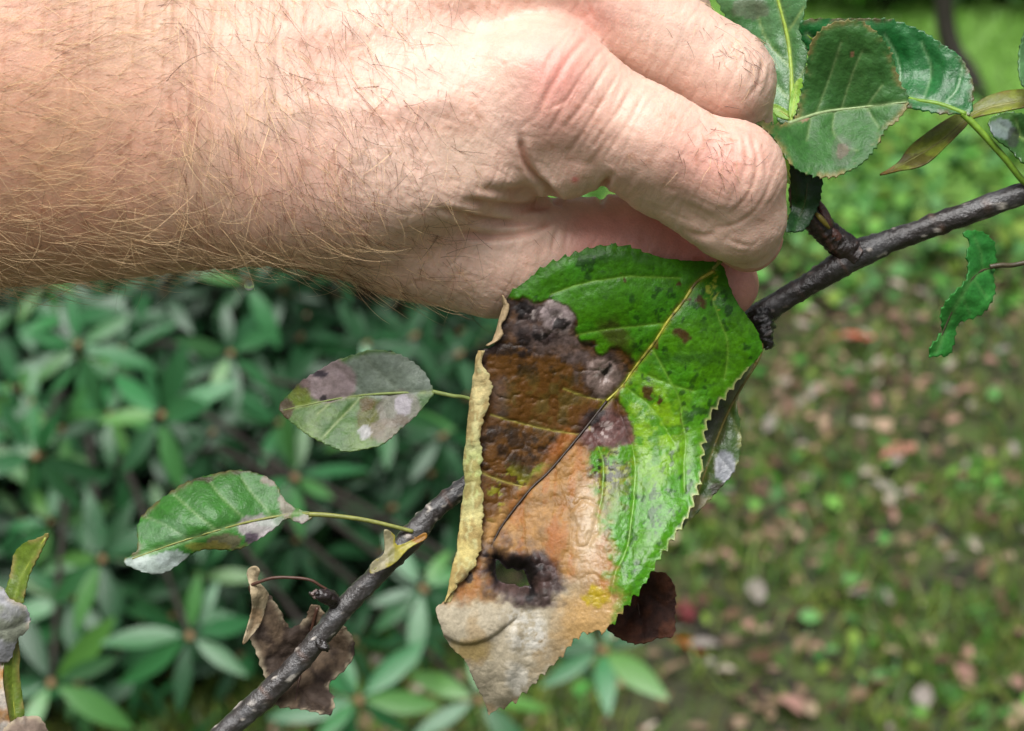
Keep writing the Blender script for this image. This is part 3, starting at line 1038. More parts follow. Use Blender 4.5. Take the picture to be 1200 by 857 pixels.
col = mix(col, lin((214, 140, 128)), 0.7 * thumb)
col = mix(col, lin((214, 80, 80)), 0.7 * blob(674, 211, 4, 4))
col = mix(col, lin((150, 126, 100)), 0.4 * blob(542, 176, 44, 38))  # grey-brown shade of the thumb-index hollow, painted into the skin
col = col * (0.88 + 0.24 * n_md)[:, None]
fr = sstep(0.74, 0.82, vnoise(HV[:, 0] / 9, HV[:, 1] / 9, HV[:, 2] / 9, 83)) * sstep(0.5, 0.65, n_lo)
col = mix(col, col * np.array([0.78, 0.66, 0.58]), 0.6 * fr)
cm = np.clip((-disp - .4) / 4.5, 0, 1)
col = mix(col, col * np.array([0.85, 0.68, 0.62]), 0.7 * cm)      # skin tinted darker and redder in the folds

pbase = W(J(-1400, 60, -50)[None])[0]
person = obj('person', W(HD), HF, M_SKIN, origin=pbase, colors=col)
tag(person, 'bare hairy forearm and hand reaching in from the side and pinching the blotched leaf', 'person')

# --- hair: separate strands rooted in the skin
fc = HV[HF].mean(1); fn = HN[HF].mean(1); fn /= np.linalg.norm(fn, axis=1, keepdims=True)
fx, fy = HX[HF].mean(1), HY[HF].mean(1)
ok = (fx > -60) & (fy > -60) & (fy < 420) & (fn[:, 2] > -0.55)
dens = np.zeros(len(fc))
dens = np.where(fx < 560, 1.0 * sstep(600, 330, fx) + 0.10, dens)
dens = dens * (0.5 + 0.5 * sstep(20, 320, fy)) * (1 - .8 * sstep(.3, -.3, fn[:, 2])) * (0.45 + 1.1 * fbm(fc[:, 0] / 60, fc[:, 1] / 60, fc[:, 2] / 60, 91))
dens += 1.3 * np.exp(-((fx - 842) / 26) ** 2 - ((fy - 188) / 30) ** 2) + 0.18 * np.exp(-((fx - 790) / 40) ** 2 - ((fy - 180) / 28) ** 2)
dens += 1.4 * np.exp(-((fx - 868) / 26) ** 2 - ((fy - 62) / 24) ** 2) + 0.35 * np.exp(-((fx - 815) / 30) ** 2 - ((fy - 35) / 26) ** 2)
dens += 0.25 * np.exp(-((fx - 520) / 70) ** 2 - ((fy - 310) / 40) ** 2)
area = np.linalg.norm(np.cross(HD[HF[:, 2]] - HD[HF[:, 0]], HD[HF[:, 3]] - HD[HF[:, 1]]), axis=1) * 0.5
wgt = np.where(ok, dens * area, 0)
NH = 5000
pickf = rng.choice(len(fc), NH, p=wgt / wgt.sum())
u1, u2 = rng.uniform(0, 1, (2, NH, 1))
Q = HD[HF[pickf]]
root = (Q[:, 0] * (1 - u1) + Q[:, 1] * u1) * (1 - u2) + (Q[:, 3] * (1 - u1) + Q[:, 2] * u1) * u2
nr = fn[pickf]; rx, ry = fx[pickf], fy[pickf]
# lie direction in the picture plane: swept along the arm at the left, downwards near the wrist and along the lower edge
ang = np.where(rx < 200, rng.normal(math.radians(16), .34, NH), rng.normal(math.radians(-60), .5, NH))
low = sstep(140, 330, ry) * (rx < 600)
ang = np.where(rng.uniform(0, 1, NH) < low * 0.6, rng.normal(math.radians(-25), .7, NH), ang)
fl = rx > 740
ang = np.where(fl, rng.normal(math.radians(-50), 0.7, NH), ang)
ang = np.where(rng.uniform(0, 1, NH) < .06, ang + math.pi, ang)
dirv = np.stack([np.cos(ang), np.sin(ang), 0.15 * rng.normal(0, 1, NH)], -1)
tan_ = dirv - nr * (dirv * nr).sum(-1, keepdims=True)
tan_ /= np.linalg.norm(tan_, axis=1, keepdims=True)
side = np.cross(nr, tan_)
ln = np.where(fl, rng.uniform(18, 40, NH), rng.gamma(6, 7.0, NH).clip(16, 80)) * np.where(rx > 430, 0.75, 1.0)
curl = rng.normal(0, .55, NH)
lift = rng.uniform(0.15, 0.75, NH) * np.where(fl, .7, 1)
K = 7
s_ = np.linspace(0, 1, K)[None, :, None]
L_ = ln[:, None, None]
pts = (root - nr * 1.5)[:, None] + L_ * (tan_[:, None] * s_ * (1 - 0.12 * s_) + side[:, None] * (curl[:, None, None] * s_ ** 2 * 0.5)
      + nr[:, None] * (lift[:, None, None] * s_ * (1 - 0.62 * s_) + 0.02))
pts[:, :, 1] -= (ln * 0.10)[:, None] * np.linspace(0, 1, K)[None] ** 2
rad = (rng.uniform(0.11, 0.23, NH) * np.where(rng.uniform(0, 1, NH) < .15, 1.5, 1))[:, None] * np.array([1, 1, .95, .85, .7, .5, .2])[None]
tg = np.gradient(pts, axis=1); tg /= np.linalg.norm(tg, axis=2, keepdims=True) + 1e-9
uu = np.cross(tg, nr[:, None]); uu /= np.linalg.norm(uu, axis=2, keepdims=True) + 1e-9
vv = np.cross(tg, uu)
a3 = np.arange(3) / 3 * 2 * np.pi
ring = pts[:, :, None] + rad[:, :, None, None] * (np.cos(a3)[None, None, :, None] * uu[:, :, None] + np.sin(a3)[None, None, :, None] * vv[:, :, None])
HVv = ring.reshape(-1, 3)
kk, jj = np.meshgrid(np.arange(K - 1), np.arange(3), indexing='ij')
q4 = np.stack([kk * 3 + jj, kk * 3 + (jj + 1) % 3, (kk + 1) * 3 + (jj + 1) % 3, (kk + 1) * 3 + jj], -1).reshape(-1, 4)
HFf = (q4[None] + (np.arange(NH) * K * 3)[:, None, None]).reshape(-1, 4)
pale = rng.uniform(0, 1, NH) < (0.5 * sstep(480, 60, rx) + 0.38)
hc = np.where(pale[:, None], lin((232, 200, 156)) * rng.uniform(.6, 1.5, (NH, 1)), lin((108, 72, 48)) * rng.uniform(.35, 1.8, (NH, 1)))
hc = np.where((fl & ~pale)[:, None], lin((86, 56, 38)) * rng.uniform(.5, 1.2, (NH, 1)), hc)
hair = obj('arm_hair', W(HVv), HFf, M_HAIR, person, colors=np.repeat(hc, K * 3, axis=0))
hair['kind'] = 'stuff'

# ================================================================== APPLE BRANCH AND LEAVES
def serrate(poly, spacing=11, amp=4.0, only=None, seed=0):
    p = np.asarray(poly, float)
    q = np.vstack([p, p[:1]])
    seg = np.linalg.norm(np.diff(q, axis=0), axis=1)
    s = np.concatenate([[0], np.cumsum(seg)])
    step = spacing / 7
    t = np.arange(0, s[-1], step)
    x = np.interp(t, s, q[:, 0]); y = np.interp(t, s, q[:, 1])
    nxv = np.roll(y, -2) - np.roll(y, 2); nyv = -(np.roll(x, -2) - np.roll(x, 2))
    L = np.hypot(nxv, nyv) + 1e-9
    area = 0.5 * np.sum(x * np.roll(y, -1) - np.roll(x, -1) * y)
    sg = 1 if area > 0 else -1
    ph = t / spacing + 0.6 * vnoise(t / 40, t * 0, None, seed)
    saw = (ph % 1.0) ** 1.3
    a = amp * (0.5 + vnoise(t / 13, t * 0 + 3, None, seed + 1))
    off = (saw - 0.45) * a
    if only is not None:
        off *= only(x, y)
    return np.stack([x + sg * off * nxv / L, y + sg * off * nyv / L], -1)

def sheet_grid(poly, h, holes=()):
    poly = np.asarray(poly, float)
    x0, y0 = poly.min(0) - h; x1, y1 = poly.max(0) + h
    gx, gy = np.arange(x0, x1 + h, h), np.arange(y0, y1 + h, h)
    X, Y = np.meshgrid(gx, gy)
    ins = inside(X, Y, poly)
    for hl in holes:
        ins &= ~inside(X, Y, hl)
    c = ins[:-1, :-1] | ins[1:, :-1] | ins[:-1, 1:] | ins[1:, 1:]
    used = np.zeros(X.shape, bool)
    used[:-1, :-1] |= c; used[1:, :-1] |= c; used[:-1, 1:] |= c; used[1:, 1:] |= c
    xs_, ys_ = X.copy(), Y.copy()
    m = used & ~ins
    d, qx, qy = poly_dist(X[m], Y[m], poly, True)
    for hl in holes:
        d2, hx, hy = poly_dist(X[m], Y[m], np.asarray(hl, float), True)
        k = d2 < d
        d = np.where(k, d2, d); qx = np.where(k, hx, qx); qy = np.where(k, hy, qy)
    xs_[m], ys_[m] = qx, qy
    idx = -np.ones(X.shape, int); idx[used] = np.arange(used.sum())
    i, j = np.nonzero(c)
    F = np.stack([idx[i, j], idx[i + 1, j], idx[i + 1, j + 1], idx[i, j + 1]], -1)
    return xs_[used], ys_[used], F

def vein_d(x, y, veins):
    d = np.full(x.shape, 1e9)
    for v in veins:
        d = np.minimum(d, poly_dist(x, y, v)[0])
    return d

def make_leaf(parent, outline, ctrl, midrib, veins, colfn, m=None, h=3.0, serr=(11, 3.5), relief=3.0, vw=16, holes=(), label=None,
              stalk=None, stalk_r=3.0, stalk_col=(150, 160, 60), wet=None, warp=3.0, seed=0, smooth=5, thick=0.00028, extra_z=None, rib=True, rel_mask=None):
    ol = smooth_line(outline, smooth, True) if smooth else np.asarray(outline, float)
    if serr:
        ol = serrate(ol, serr[0], serr[1], serr[2] if len(serr) > 2 else None, seed)
    x, y, F = sheet_grid(ol, h, holes)
    z0 = tps(ctrl)
    mr_ = smooth_line(midrib, 6)
    vs = [smooth_line(v, 5) for v in veins]
    dm = poly_dist(x, y, mr_)[0]
    dv = vein_d(x, y, vs) if vs else dm * 0 + 1e9
    de = poly_dist(x, y, ol, True)[0]
    z = z0(x, y)
    dn = np.minimum(dm, dv)
    z = z + relief * (1 if rel_mask is None else rel_mask(x, y)) * (1 - np.exp(-(dn / vw) ** 2)) * sstep(0, 14, de) - 1.4 * np.exp(-(dv / 2.6) ** 2) - 2.0 * np.exp(-(dm / 4) ** 2)
    z = z + warp * 2 * (fbm(x / 38, y / 38, None, seed + 5) - .5) + warp * 0.6 * (fbm(x / 9, y / 9, None, seed + 6) - .5)
    if extra_z is not None:
        z = z + extra_z(x, y)
    col = colfn(x, y, dm, dv, de)
    V = W(P(x, y, z))
    attrs = {'wet': np.clip(wet(x, y) if wet is not None else x * 0 + 0.4, .05, 1)}
    o = obj('leaf', V, F[:, ::-1], m or M_LEAF, parent, colors=col, attrs=attrs)
    solid(o, thick)
    if label:
        o['label'] = label
    if rib:
        q = P(mr_[:, 0], mr_[:, 1], z0(mr_[:, 0], mr_[:, 1]) - 0.6)
        n_ = len(q)
        v_, f_ = tube(W(q), np.linspace(1.0, 0.35, n_) * rib * 1.5 * S, 6)
        obj('midrib', v_, f_, M_STEM, o, colors=np.tile(lin(stalk_col), (len(v_), 1)) * (1 if n_ else 1))
    if stalk is not None:
        st = smooth_line(stalk, 8)
        v_, f_ = tube(W(P(st[:, 0], st[:, 1], st[:, 2])), np.linspace(stalk_r, stalk_r * .8, len(st)) * S, 8)
        obj('stalk', v_, f_, M_STEM, o, colors=np.tile(lin(stalk_col), (len(v_), 1)))
    return o

def green(base=(52, 112, 40), vein=(140, 170, 90), alt=(84, 130, 50), edge=None, seed=0, vs=0.5, amt=0.5):
    def f(x, y, dm, dv, de):
        c = np.tile(lin(base), (len(x), 1))
        c = mix(c, lin(alt), amt * sstep(.35, .7, fbm(x / 30, y / 30, None, seed)))
        c = c * (0.75 + 0.5 * fbm(x / 6, y / 6, None, seed + 1))[:, None]
        c = mix(c, lin(vein), vs * np.exp(-(dv / 1.8) ** 2)); c = mix(c, lin(vein), min(1, vs * 1.5) * np.exp(-(dm / 3.0) ** 2))
        if edge:
            c = mix(c, lin(edge), 0.7 * np.exp(-(de / 4) ** 2) * sstep(.4, .6, fbm(x / 14, y / 14, None, seed + 2)))
        return c
    return f
def spots(f, lst, seed=0):
    def g(x, y, dm, dv, de):
        c = f(x, y, dm, dv, de)
        wx = 7 * (fbm(x / 9, y / 9, None, seed + 31) - .5); wy = 7 * (fbm(x / 9, y / 9, None, seed + 32) - .5)
        for cx, cy, rx, ry, colr, a in lst:
            d = np.hypot((x + wx - cx) / rx, (y + wy - cy) / ry)
            cc = lin(colr) * (0.7 + 0.6 * fbm(x / 5, y / 5, None, seed + 33))[:, None]
            c = c * (1 - (a * sstep(1.08, .9, d))[:, None]) + cc * (a * sstep(1.08, .9, d))[:, None]
        return c
    return g

# ---------------------------------------------------------------- branch wood
root_w = W(P(1420, 140, -80)[None])[0]
branch = empty('apple_branch', root_w)
tag(branch, 'dark apple branch crossing behind the hand, carrying the blotched leaf and other apple leaves', 'branch')
BP = np.array([(1420, 140, -80, 17), (1300, 187, -85, 15.5), (1200, 226, -88, 15), (1100, 262, -92, 15), (1040, 284, -95, 15.5), (1000, 301, -98, 19), (960, 326, -103, 15), (920, 350, -110, 15),
               (888, 372, -113, 18), (858, 396, -110, 16), (800, 430, -98, 14), (700, 480, -80, 13), (600, 534, -55, 12.5), (545, 570, -42, 12.5), (505, 603, -34, 13), (482, 630, -30, 16), (440, 674, -26, 13),
               (400, 716, -24, 14), (360, 765, -22, 13.5), (310, 816, -20, 15), (270, 852, -18, 14), (190, 925, -14, 15), (80, 1030, -8, 16), (-80, 1180, 0, 17)], float)
def limb(path, seg=28, n=14, amp=1.0, seed=0, dark=0.0):
    q = smooth_line(path, n)
    c = P(q[:, 0], q[:, 1], q[:, 2])
    v, f = tube(c, q[:, 3], seg)
    ctr = np.repeat(c, seg, axis=0)
    nrm = v - ctr; nrm /= np.linalg.norm(nrm, axis=1, keepdims=True) + 1e-9
    u = v[:, 0] * .82 + v[:, 1] * .57
    w_ = -v[:, 0] * .57 + v[:, 1] * .82
    d = amp * (3.2 * (fbm(v[:, 0] / 22, v[:, 1] / 22, v[:, 2] / 22, seed) - .5) + 2.4 * (fbm(v[:, 0] / 6, v[:, 1] / 6, v[:, 2] / 6, seed + 1) - .5) - 1.2 * sstep(.8, 1, 1 - np.abs(2 * fbm(v[:, 0] / 12, v[:, 1] / 12, v[:, 2] / 12, seed + 6, 2) - 1)))
    lent = sstep(.84, .9, vnoise(u / 8, w_ / 5, v[:, 2] / 5, seed + 2))
    d += 1.4 * lent * amp
    ring = np.exp(-((u % 61 - 30) / 2.0) ** 2) * sstep(.45, .6, vnoise(u / 60, u * 0, None, seed + 9))
    d += 1.0 * ring * amp
    col = np.tile(lin((40, 35, 33)), (len(v), 1))
    g_ = fbm(u / 34, w_ / 9, v[:, 2] / 9, seed + 3)
    col = mix(col, lin((86, 86, 88)), .5 * sstep(.46, .66, g_) * (1 - dark))
    col = mix(col, lin((34, 27, 24)), .85 * sstep(.5, .64, fbm(u / 26, w_ / 14, v[:, 2] / 14, seed + 4)))
    col = mix(col, lin((176, 168, 158)), .8 * lent * (1 - .6 * dark))
    col = mix(col, lin((92, 64, 48)), .5 * ring)
    return v + nrm * d[:, None], f, col
BP[:, 3] *= .94
v, f, c = limb(BP, seed=11)
# darker and redder towards the node behind the fingers, greyer at the lower left
pxv, pyv = proj(v)
kk_ = np.exp(-((pxv - 930) / 70) ** 2)
c = mix(c, c * np.array([.5, .42, .42]), kk_)
c = mix(c, c * 1.3 + .018, sstep(560, 470, pxv) * .9)
obj('wood', W(v), f, M_BARK, branch, colors=c)
# spur with ringed bark and bud scales
v, f, c = limb([(1003, 300, -96, 17), (990, 290, -92, 18), (976, 279, -86, 16), (962, 266, -78, 16), (948, 254, -72, 15), (936, 240, -72, 11), (932, 200, -80, 6), (930, 160, -84, 5)], amp=1.5, seed=31, dark=.8)
c = c * np.array([.85, .6, .55])
spur = obj('spur', W(v), f, M_BARK, branch, colors=c)
bl = []
for a, b_, r_ in [((972, 268, -70), (957, 232, -66), 7.5), ((956, 262, -66), (940, 236, -60), 7), ((985, 284, -80), (966, 262, -72), 8)]:
    st = np.array([a, [(a[q] + b_[q]) / 2 for q in range(3)], b_], float)
    st = smooth_line(st, 5)
    o_v, o_f = tube(W(P(st[:, 0], st[:, 1], st[:, 2])), np.array([.6, .8, .95, 1, 1, .95, .85, .7, .5, .3, .08]) * r_ * S, 9)
    ob = obj('bud_scale', o_v, o_f, M_BARK, spur, colors=np.tile(lin((84, 48, 38)), (len(o_v), 1)))
st = smooth_line(np.array([(956, 250, -54, 2), (961, 255, -52, 3.4), (967, 262, -54, 3), (972, 268, -60, 1.5)], float), 5)
o_v, o_f = tube(W(P(st[:, 0], st[:, 1], st[:, 2])), st[:, 3] * S, 8)
obj('leaf_scar', o_v, o_f, M_STEM, spur, colors=np.tile(lin((120, 108, 40)), (len(o_v), 1)))
v, f, c = limb([(888, 366, -100, 15), (894, 382, -94, 15), (896, 394, -90, 12), (899, 402, -88, 9), (900, 409, -86, 4)], amp=3, seed=37, dark=1)
obj('dead_stub', W(v), f, M_BARK, branch, colors=c * np.array([.4, .35, .35]))
v, f, c = limb([(392, 706, -18, 8), (385, 700, -8, 9), (374, 697, 0, 7), (362, 696, 4, 3)], amp=1.5, seed=39, dark=.9)
obj('dead_bud', W(v), f, M_BARK, branch, colors=c * np.array([.7, .5, .5]))
v, f, c = limb([(375, 752, -10, 6), (379, 757, -4, 7), (383, 762, 2, 4)], amp=1.5, seed=40, dark=.9)
obj('leaf_scar', W(v), f, M_BARK, branch, colors=c * .8)

# ---------------------------------------------------------------- the held, blotched leaf
HO = [(594, 349), (603, 338), (611, 333), (634, 314), (665, 300), (692, 290.5), (716, 287), (740, 290), (774, 302), (808, 306), (843, 309), (853, 331), (863, 355), (884, 383), (893, 410),
      (877, 431), (853, 461), (833, 485), (826, 509), (822, 557), (812, 592), (802, 612), (774, 653), (754, 687), (733, 711), (719, 731), (703, 740), (687, 741), (675, 749),
      (655, 772), (637, 789), (611, 815), (594, 826), (577, 834), (573, 838), (568, 822), (557, 800), (545, 774), (528, 757), (519, 740), (512, 722), (511, 712), (524, 702), (530, 680), (538, 650),
      (543, 612), (547, 570), (547, 540), (552, 505), (555, 475), (560, 440), (564, 414), (572, 408), (579, 404), (583, 392), (587, 376), (592, 357)]
HOLE = [(581, 656), (585, 657), (589, 662), (594, 667), (601, 666), (607, 669), (613, 667), (617, 674), (619, 681), (623, 689), (616, 687), (609, 689), (603, 685), (594, 685), (588, 683), (582, 679), (580, 667)]
def hero_serr(x, y):
    right = sstep(840, 800, x * 0 + 800) * ((y > 440) & (x > 700 - 0.0 * y)) * 1.0
    low = ((y > 735) & (x > 580)) * 0.9
    top = (y < 345) * ((x < 760) & (x > 600)) * 0.55
    return np.clip(right + low + top + 0.15, 0, 1)
HM = [(836, 318), (816, 331), (801, 353), (783, 376), (767, 401), (744, 431), (729, 452), (711, 470), (682, 507), (645, 551), (621, 574), (589, 615), (576, 640)]
HVN = [[(781, 378), (731, 383), (700, 387), (676, 392)], [(796, 326), (740, 324), (718, 326), (680, 333), (645, 345)], [(834, 350), (844, 378), (851, 396), (852, 419), (848, 444)],
       [(765, 409), (783, 442), (795, 465), (799, 492), (803, 517), (801, 550), (802, 576)], [(721, 468), (731, 498), (742, 529), (744, 563), (740, 609), (734, 645), (721, 673), (716, 700)],
       [(714, 470), (690, 466), (660, 455)], [(680, 510), (640, 503), (603, 494), (575, 486)], [(622, 573), (589, 564), (564, 554)], [(760, 440), (790, 452), (812, 458)], [(735, 455), (765, 480), (790, 520)],
       [(690, 500), (706, 540), (704, 590), (690, 640)], [(650, 548), (668, 600), (668, 650)]]
HC = [(843, 312, -22), (780, 304, 8), (716, 292, 24), (660, 306, 28), (612, 338, 30), (594, 352, 30), (563, 420, 26), (555, 480, 20), (548, 560, 20), (540, 650, 30), (516, 715, 46), (545, 775, 36), (573, 836, 6),
      (862, 356, -12), (892, 408, -22), (850, 464, -24), (826, 515, -14), (818, 575, 16), (775, 652, 54), (720, 728, 66), (655, 772, 48), (611, 814, 26), (740, 435, -16), (690, 500, -8), (640, 555, 6), (590, 614, 20), (640, 440, 12), (700, 380, 14),
      (760, 560, 8), (690, 620, 34), (790, 380, 0), (610, 700, 40), (740, 640, 44), (800, 450, -10)]
LIP = smooth_line([(508, 728), (519, 742), (538, 752), (556, 752), (573, 746), (590, 734), (606, 722)], 6)
def hero_z(x, y):
    z = 0
    dh = poly_dist(x, y, np.array(HOLE, float), True)[0]
    wob = fbm(x / 14, y / 14, None, 210)
    upr = sstep(-40, 30, (x - 600) - (y - 668) * 0.6)
    z = z + (9 * wob + 1) * np.exp(-((dh - 12 - 8 * wob) / 8) ** 2) * (.15 + .85 * upr) - 10 * np.exp(-(dh / 7) ** 2)
    for cx, cy, r_, a in [(651, 372, 17, 4), (706, 440, 22, 4), (704, 505, 22, 3.5), (625, 378, 20, 2.5)]:
        d = np.hypot(x - cx, y - cy) / r_
        z = z + a * np.exp(-d ** 4) - a * 1.5 * np.exp(-(d / .42) ** 2)
    nec = hero_nec(x, y)
    cr_ = 1 - np.abs(2 * fbm(x / 30, y / 30, None, 211) - 1)
    z = z + nec * (3.5 * (fbm(x / 45, y / 45, None, 212) - .5) - 1.5 * sstep(.8, .99, cr_) * sstep(700, 660, y) - .7 * sstep(.86, 1, 1 - np.abs(2 * fbm(x / 9, y / 9, None, 214, 2) - 1)))
    lip = np.interp(x, LIP[:, 0], LIP[:, 1])
    z = z + 6 * sstep(2.5, -1.5, y - lip) * sstep(612, 588, x) * sstep(-46, -4, y - lip)
    z = z + 7 * np.exp(-(poly_dist(x, y, np.array([(602, 742), (598, 775), (590, 815)], float))[0] / 9) ** 2)
    # quilted tissue between the fine veins of the green half
    z = z + (1 - nec) * (1.5 * (fbm(x / 13, y / 13, None, 213) - .5) - .5 * sstep(.85, 1, 1 - np.abs(2 * fbm(x / 11, y / 11, None, 215, 2) - 1)))
    return z
NEC_P = smooth_line([(598, 352), (612, 350), (632, 352), (652, 352), (669, 362), (677, 382), (675, 398), (692, 398), (705, 412), (724, 408), (738, 418), (742, 434), (728, 452), (722, 466), (734, 486), (745, 508), (738, 522),
                     (712, 524), (694, 530), (690, 548), (700, 572), (706, 600), (716, 640), (722, 662), (714, 690), (728, 700), (716, 735), (640, 860), (480, 860), (480, 380)], 5, True)
def hero_nec(x, y):
    wx = x + 16 * (fbm(x / 16, y / 16, None, 201) - .5); wy = y + 16 * (fbm(x / 16, y / 16, None, 202) - .5)
    d = poly_dist(wx, wy, NEC_P, True)[0]
    s = np.where(inside(wx, wy, NEC_P), d, -d)
    sw = 2.5 + 9 * sstep(525, 560, y)
    return sstep(-sw, sw, s + .9 * sw * (fbm(x / 6, y / 6, None, 203) - .5) * 2)
def hero_col(x, y, dm, dv, de):
    n1_, n2_, n3_ = fbm(x / 40, y / 40, None, 220), fbm(x / 12, y / 12, None, 221), fbm(x / 4.5, y / 4.5, None, 222)
    wx = x + 22 * (fbm(x / 18, y / 18, None, 223) - .5) + 7 * (n3_ - .5); wy = y + 22 * (fbm(x / 18, y / 18, None, 224) - .5) + 7 * (fbm(x / 4.5, y / 4.5, None, 225) - .5)
    def bl_(cx, cy, rx, ry, hard=.7, ang=0.0):
        dx, dy = wx - cx, wy - cy
        ca_, sa_ = math.cos(ang), math.sin(ang)
        return sstep(1.25, hard, np.hypot((dx * ca_ + dy * sa_) / rx, (-dx * sa_ + dy * ca_) / ry))
    # living tissue
    g = np.tile(lin((72, 130, 6)), (len(x), 1))
    g = mix(g, lin((52, 112, 12)), .7 * sstep(420, 330, wy))
    g = mix(g, lin((124, 164, 16)), .8 * np.clip(bl_(760, 490, 60, 50, .1) + .7 * bl_(745, 440, 40, 40, .1) + .6 * bl_(770, 540, 50, 50, .2), 0, 1) * sstep(.3, .6, n2_))
    g = mix(g, lin((56, 132, 22)), .4 * sstep(.45, .65, n1_))
    g = g * (.62 + .76 * n3_)[:, None]
    g = mix(g, lin((18, 50, 14)), .7 * sstep(.60, .68, fbm(x / 8 + y / 19, y / 11 - x / 25, None, 226)) * sstep(.42, .6, n1_ + .3 * n2_ - .1))
    g = mix(g, lin((20, 52, 22)), .5 * bl_(810, 418, 60, 10, .3) + .4 * bl_(720, 300, 60, 10, .4))
    for cx, cy, r_ in [(819, 352, 9), (796, 396, 9.5), (758, 462, 8), (770, 473, 4.5), (732, 325, 5), (790, 332, 5), (803, 349, 4), (771, 399, 4), (747, 428, 3), (799, 492, 3), (726, 451, 4)]:
        g = mix(g, lin((74, 38, 22)) * (.7 + .5 * n3_)[:, None], .92 * sstep(1.2, .7, np.hypot(wx - cx, wy - cy) / r_))
    g = mix(g, lin((170, 180, 60)), .8 * sstep(.56, .66, n3_) * np.clip(bl_(835, 338, 8, 12) + bl_(842, 352, 7, 5), 0, 1))
    g = mix(g, lin((60, 54, 20)), .8 * bl_(722, 394, 16, 26, .4, -.7))
    g = mix(g, lin((122, 124, 14)), .85 * bl_(708, 556, 38, 56, .3) * sstep(.38, .52, n2_)); g = mix(g, lin((30, 26, 8)), .95 * bl_(704, 548, 46, 56, .2) * sstep(.47, .55, n3_ * .6 + n2_ * .4))
    g = mix(g, lin((112, 156, 48)), .7 * np.exp(-(dv / 2.0) ** 2))
    # dead tissue
    b_ = np.tile(lin((94, 60, 18)), (len(x), 1))
    b_ = mix(b_, lin((40, 26, 13)), .82 * sstep(.42, .6, n2_ * .6 + n1_ * .4))
    b_ = mix(b_, lin((26, 18, 14)), .5 * sstep(.55, .64, n2_ * .5 + n3_ * .5))
    b_ = mix(b_, lin((108, 88, 36)), .6 * bl_(640, 470, 60, 40, .3) * sstep(.4, .6, n2_))
    b_ = mix(b_, lin((150, 88, 34)), .85 * bl_(668, 522, 34, 17, .4, -.5))
    b_ = mix(b_, lin((140, 138, 24)), .85 * np.clip(bl_(600, 590, 36, 48, .4), 0, 1) * sstep(.5, .58, n2_))
    b_ = mix(b_, lin((120, 130, 30)), .8 * bl_(635, 552, 12, 9))
    below = sstep(-8, 8, (wy - 507) * .72 + (wx - 682) * .69)         # lower right of the midrib: bleached tan
    tan_ = lin((156, 116, 66)) * (.5 + .9 * n2_)[:, None]
    tan_ = mix(tan_, lin((160, 96, 40)), .55 * sstep(.5, .68, fbm(x / 10, y / 30, None, 228)))
    tan_ = mix(tan_, lin((188, 164, 130)), .85 * bl_(695, 620, 26, 66, .2, .12))  # whitish sheen painted along the tan tissue
    b_ = mix(b_, tan_, below * sstep(500, 545, wy))
    b_ = mix(b_, lin((150, 84, 30)), .6 * np.clip(bl_(650, 640, 9, 50, .3, .15) + bl_(712, 600, 7, 46, .4) , 0, 1))
    pale = lin((178, 166, 142)) * (.66 + .6 * n2_)[:, None]
    pale = mix(pale, lin((150, 124, 84)), .6 * sstep(.5, .62, n1_)); pale = mix(pale, lin((206, 202, 192)), .85 * bl_(618, 738, 26, 34, .3, -.5) * sstep(.36, .56, n3_ * .5 + n2_ * .5) + .6 * bl_(606, 795, 10, 20, .4))  # white gloss patches on the tip are painted in
    pale = mix(pale, lin((164, 140, 78)), .6 * bl_(545, 762, 34, 12, .4))
    b_ = mix(b_, pale, sstep(684, 704, wy + .18 * (x - 600)) * sstep(705, 668, x) + 0 * x)
    tan2 = lin((184, 148, 96)) * (.8 + .4 * n2_)[:, None]
    b_ = mix(b_, tan2, sstep(690, 712, wy) * sstep(640, 680, wx))
    grey = lin((136, 116, 112)) * (.35 + 1.3 * n3_)[:, None]
    dark = lin((24, 16, 17))
    pA = np.clip(bl_(632, 380, 42, 30, .6, .1) + bl_(665, 410, 30, 14, .5, .5) + bl_(706, 440, 30, 27, .7) + .5 * bl_(586, 468, 14, 34, .3), 0, 1)
    b_ = mix(b_, grey * .7, .6 * pA); b_ = mix(b_, lin((92, 62, 58)) * (.6 + .8 * n3_)[:, None], .9 * bl_(712, 506, 34, 26, .7, .3))
    b_ = mix(b_, dark, .9 * np.clip(bl_(608, 366, 16, 14, .4) + bl_(634, 392, 18, 9, .5, .4) + bl_(655, 378, 8, 9) + bl_(612, 400, 9, 22, .4), 0, 1) * sstep(.36, .52, n2_ * .5 + n3_ * .5))
    b_ = mix(b_, dark, .75 * bl_(702, 412, 26, 7, .3, .5))
    b_ = mix(b_, lin((196, 178, 174)) * (.5 + .8 * n3_)[:, None], .85 * (np.clip(bl_(651, 372, 20, 19, .85) - bl_(654, 379, 9, 9), 0, 1)) * .8)
    b_ = mix(b_, dark * .7, .95 * np.clip(bl_(697, 489, 13, 10, .7) + bl_(702, 496, 12, 4), 0, 1))
    lx = x + 16 * (fbm(x / 13, y / 13, None, 231) - .5) + 8 * (n3_ - .5); ly = y + 16 * (fbm(x / 13, y / 13, None, 232) - .5) + 8 * (fbm(x / 4.5, y / 4.5, None, 233) - .5)
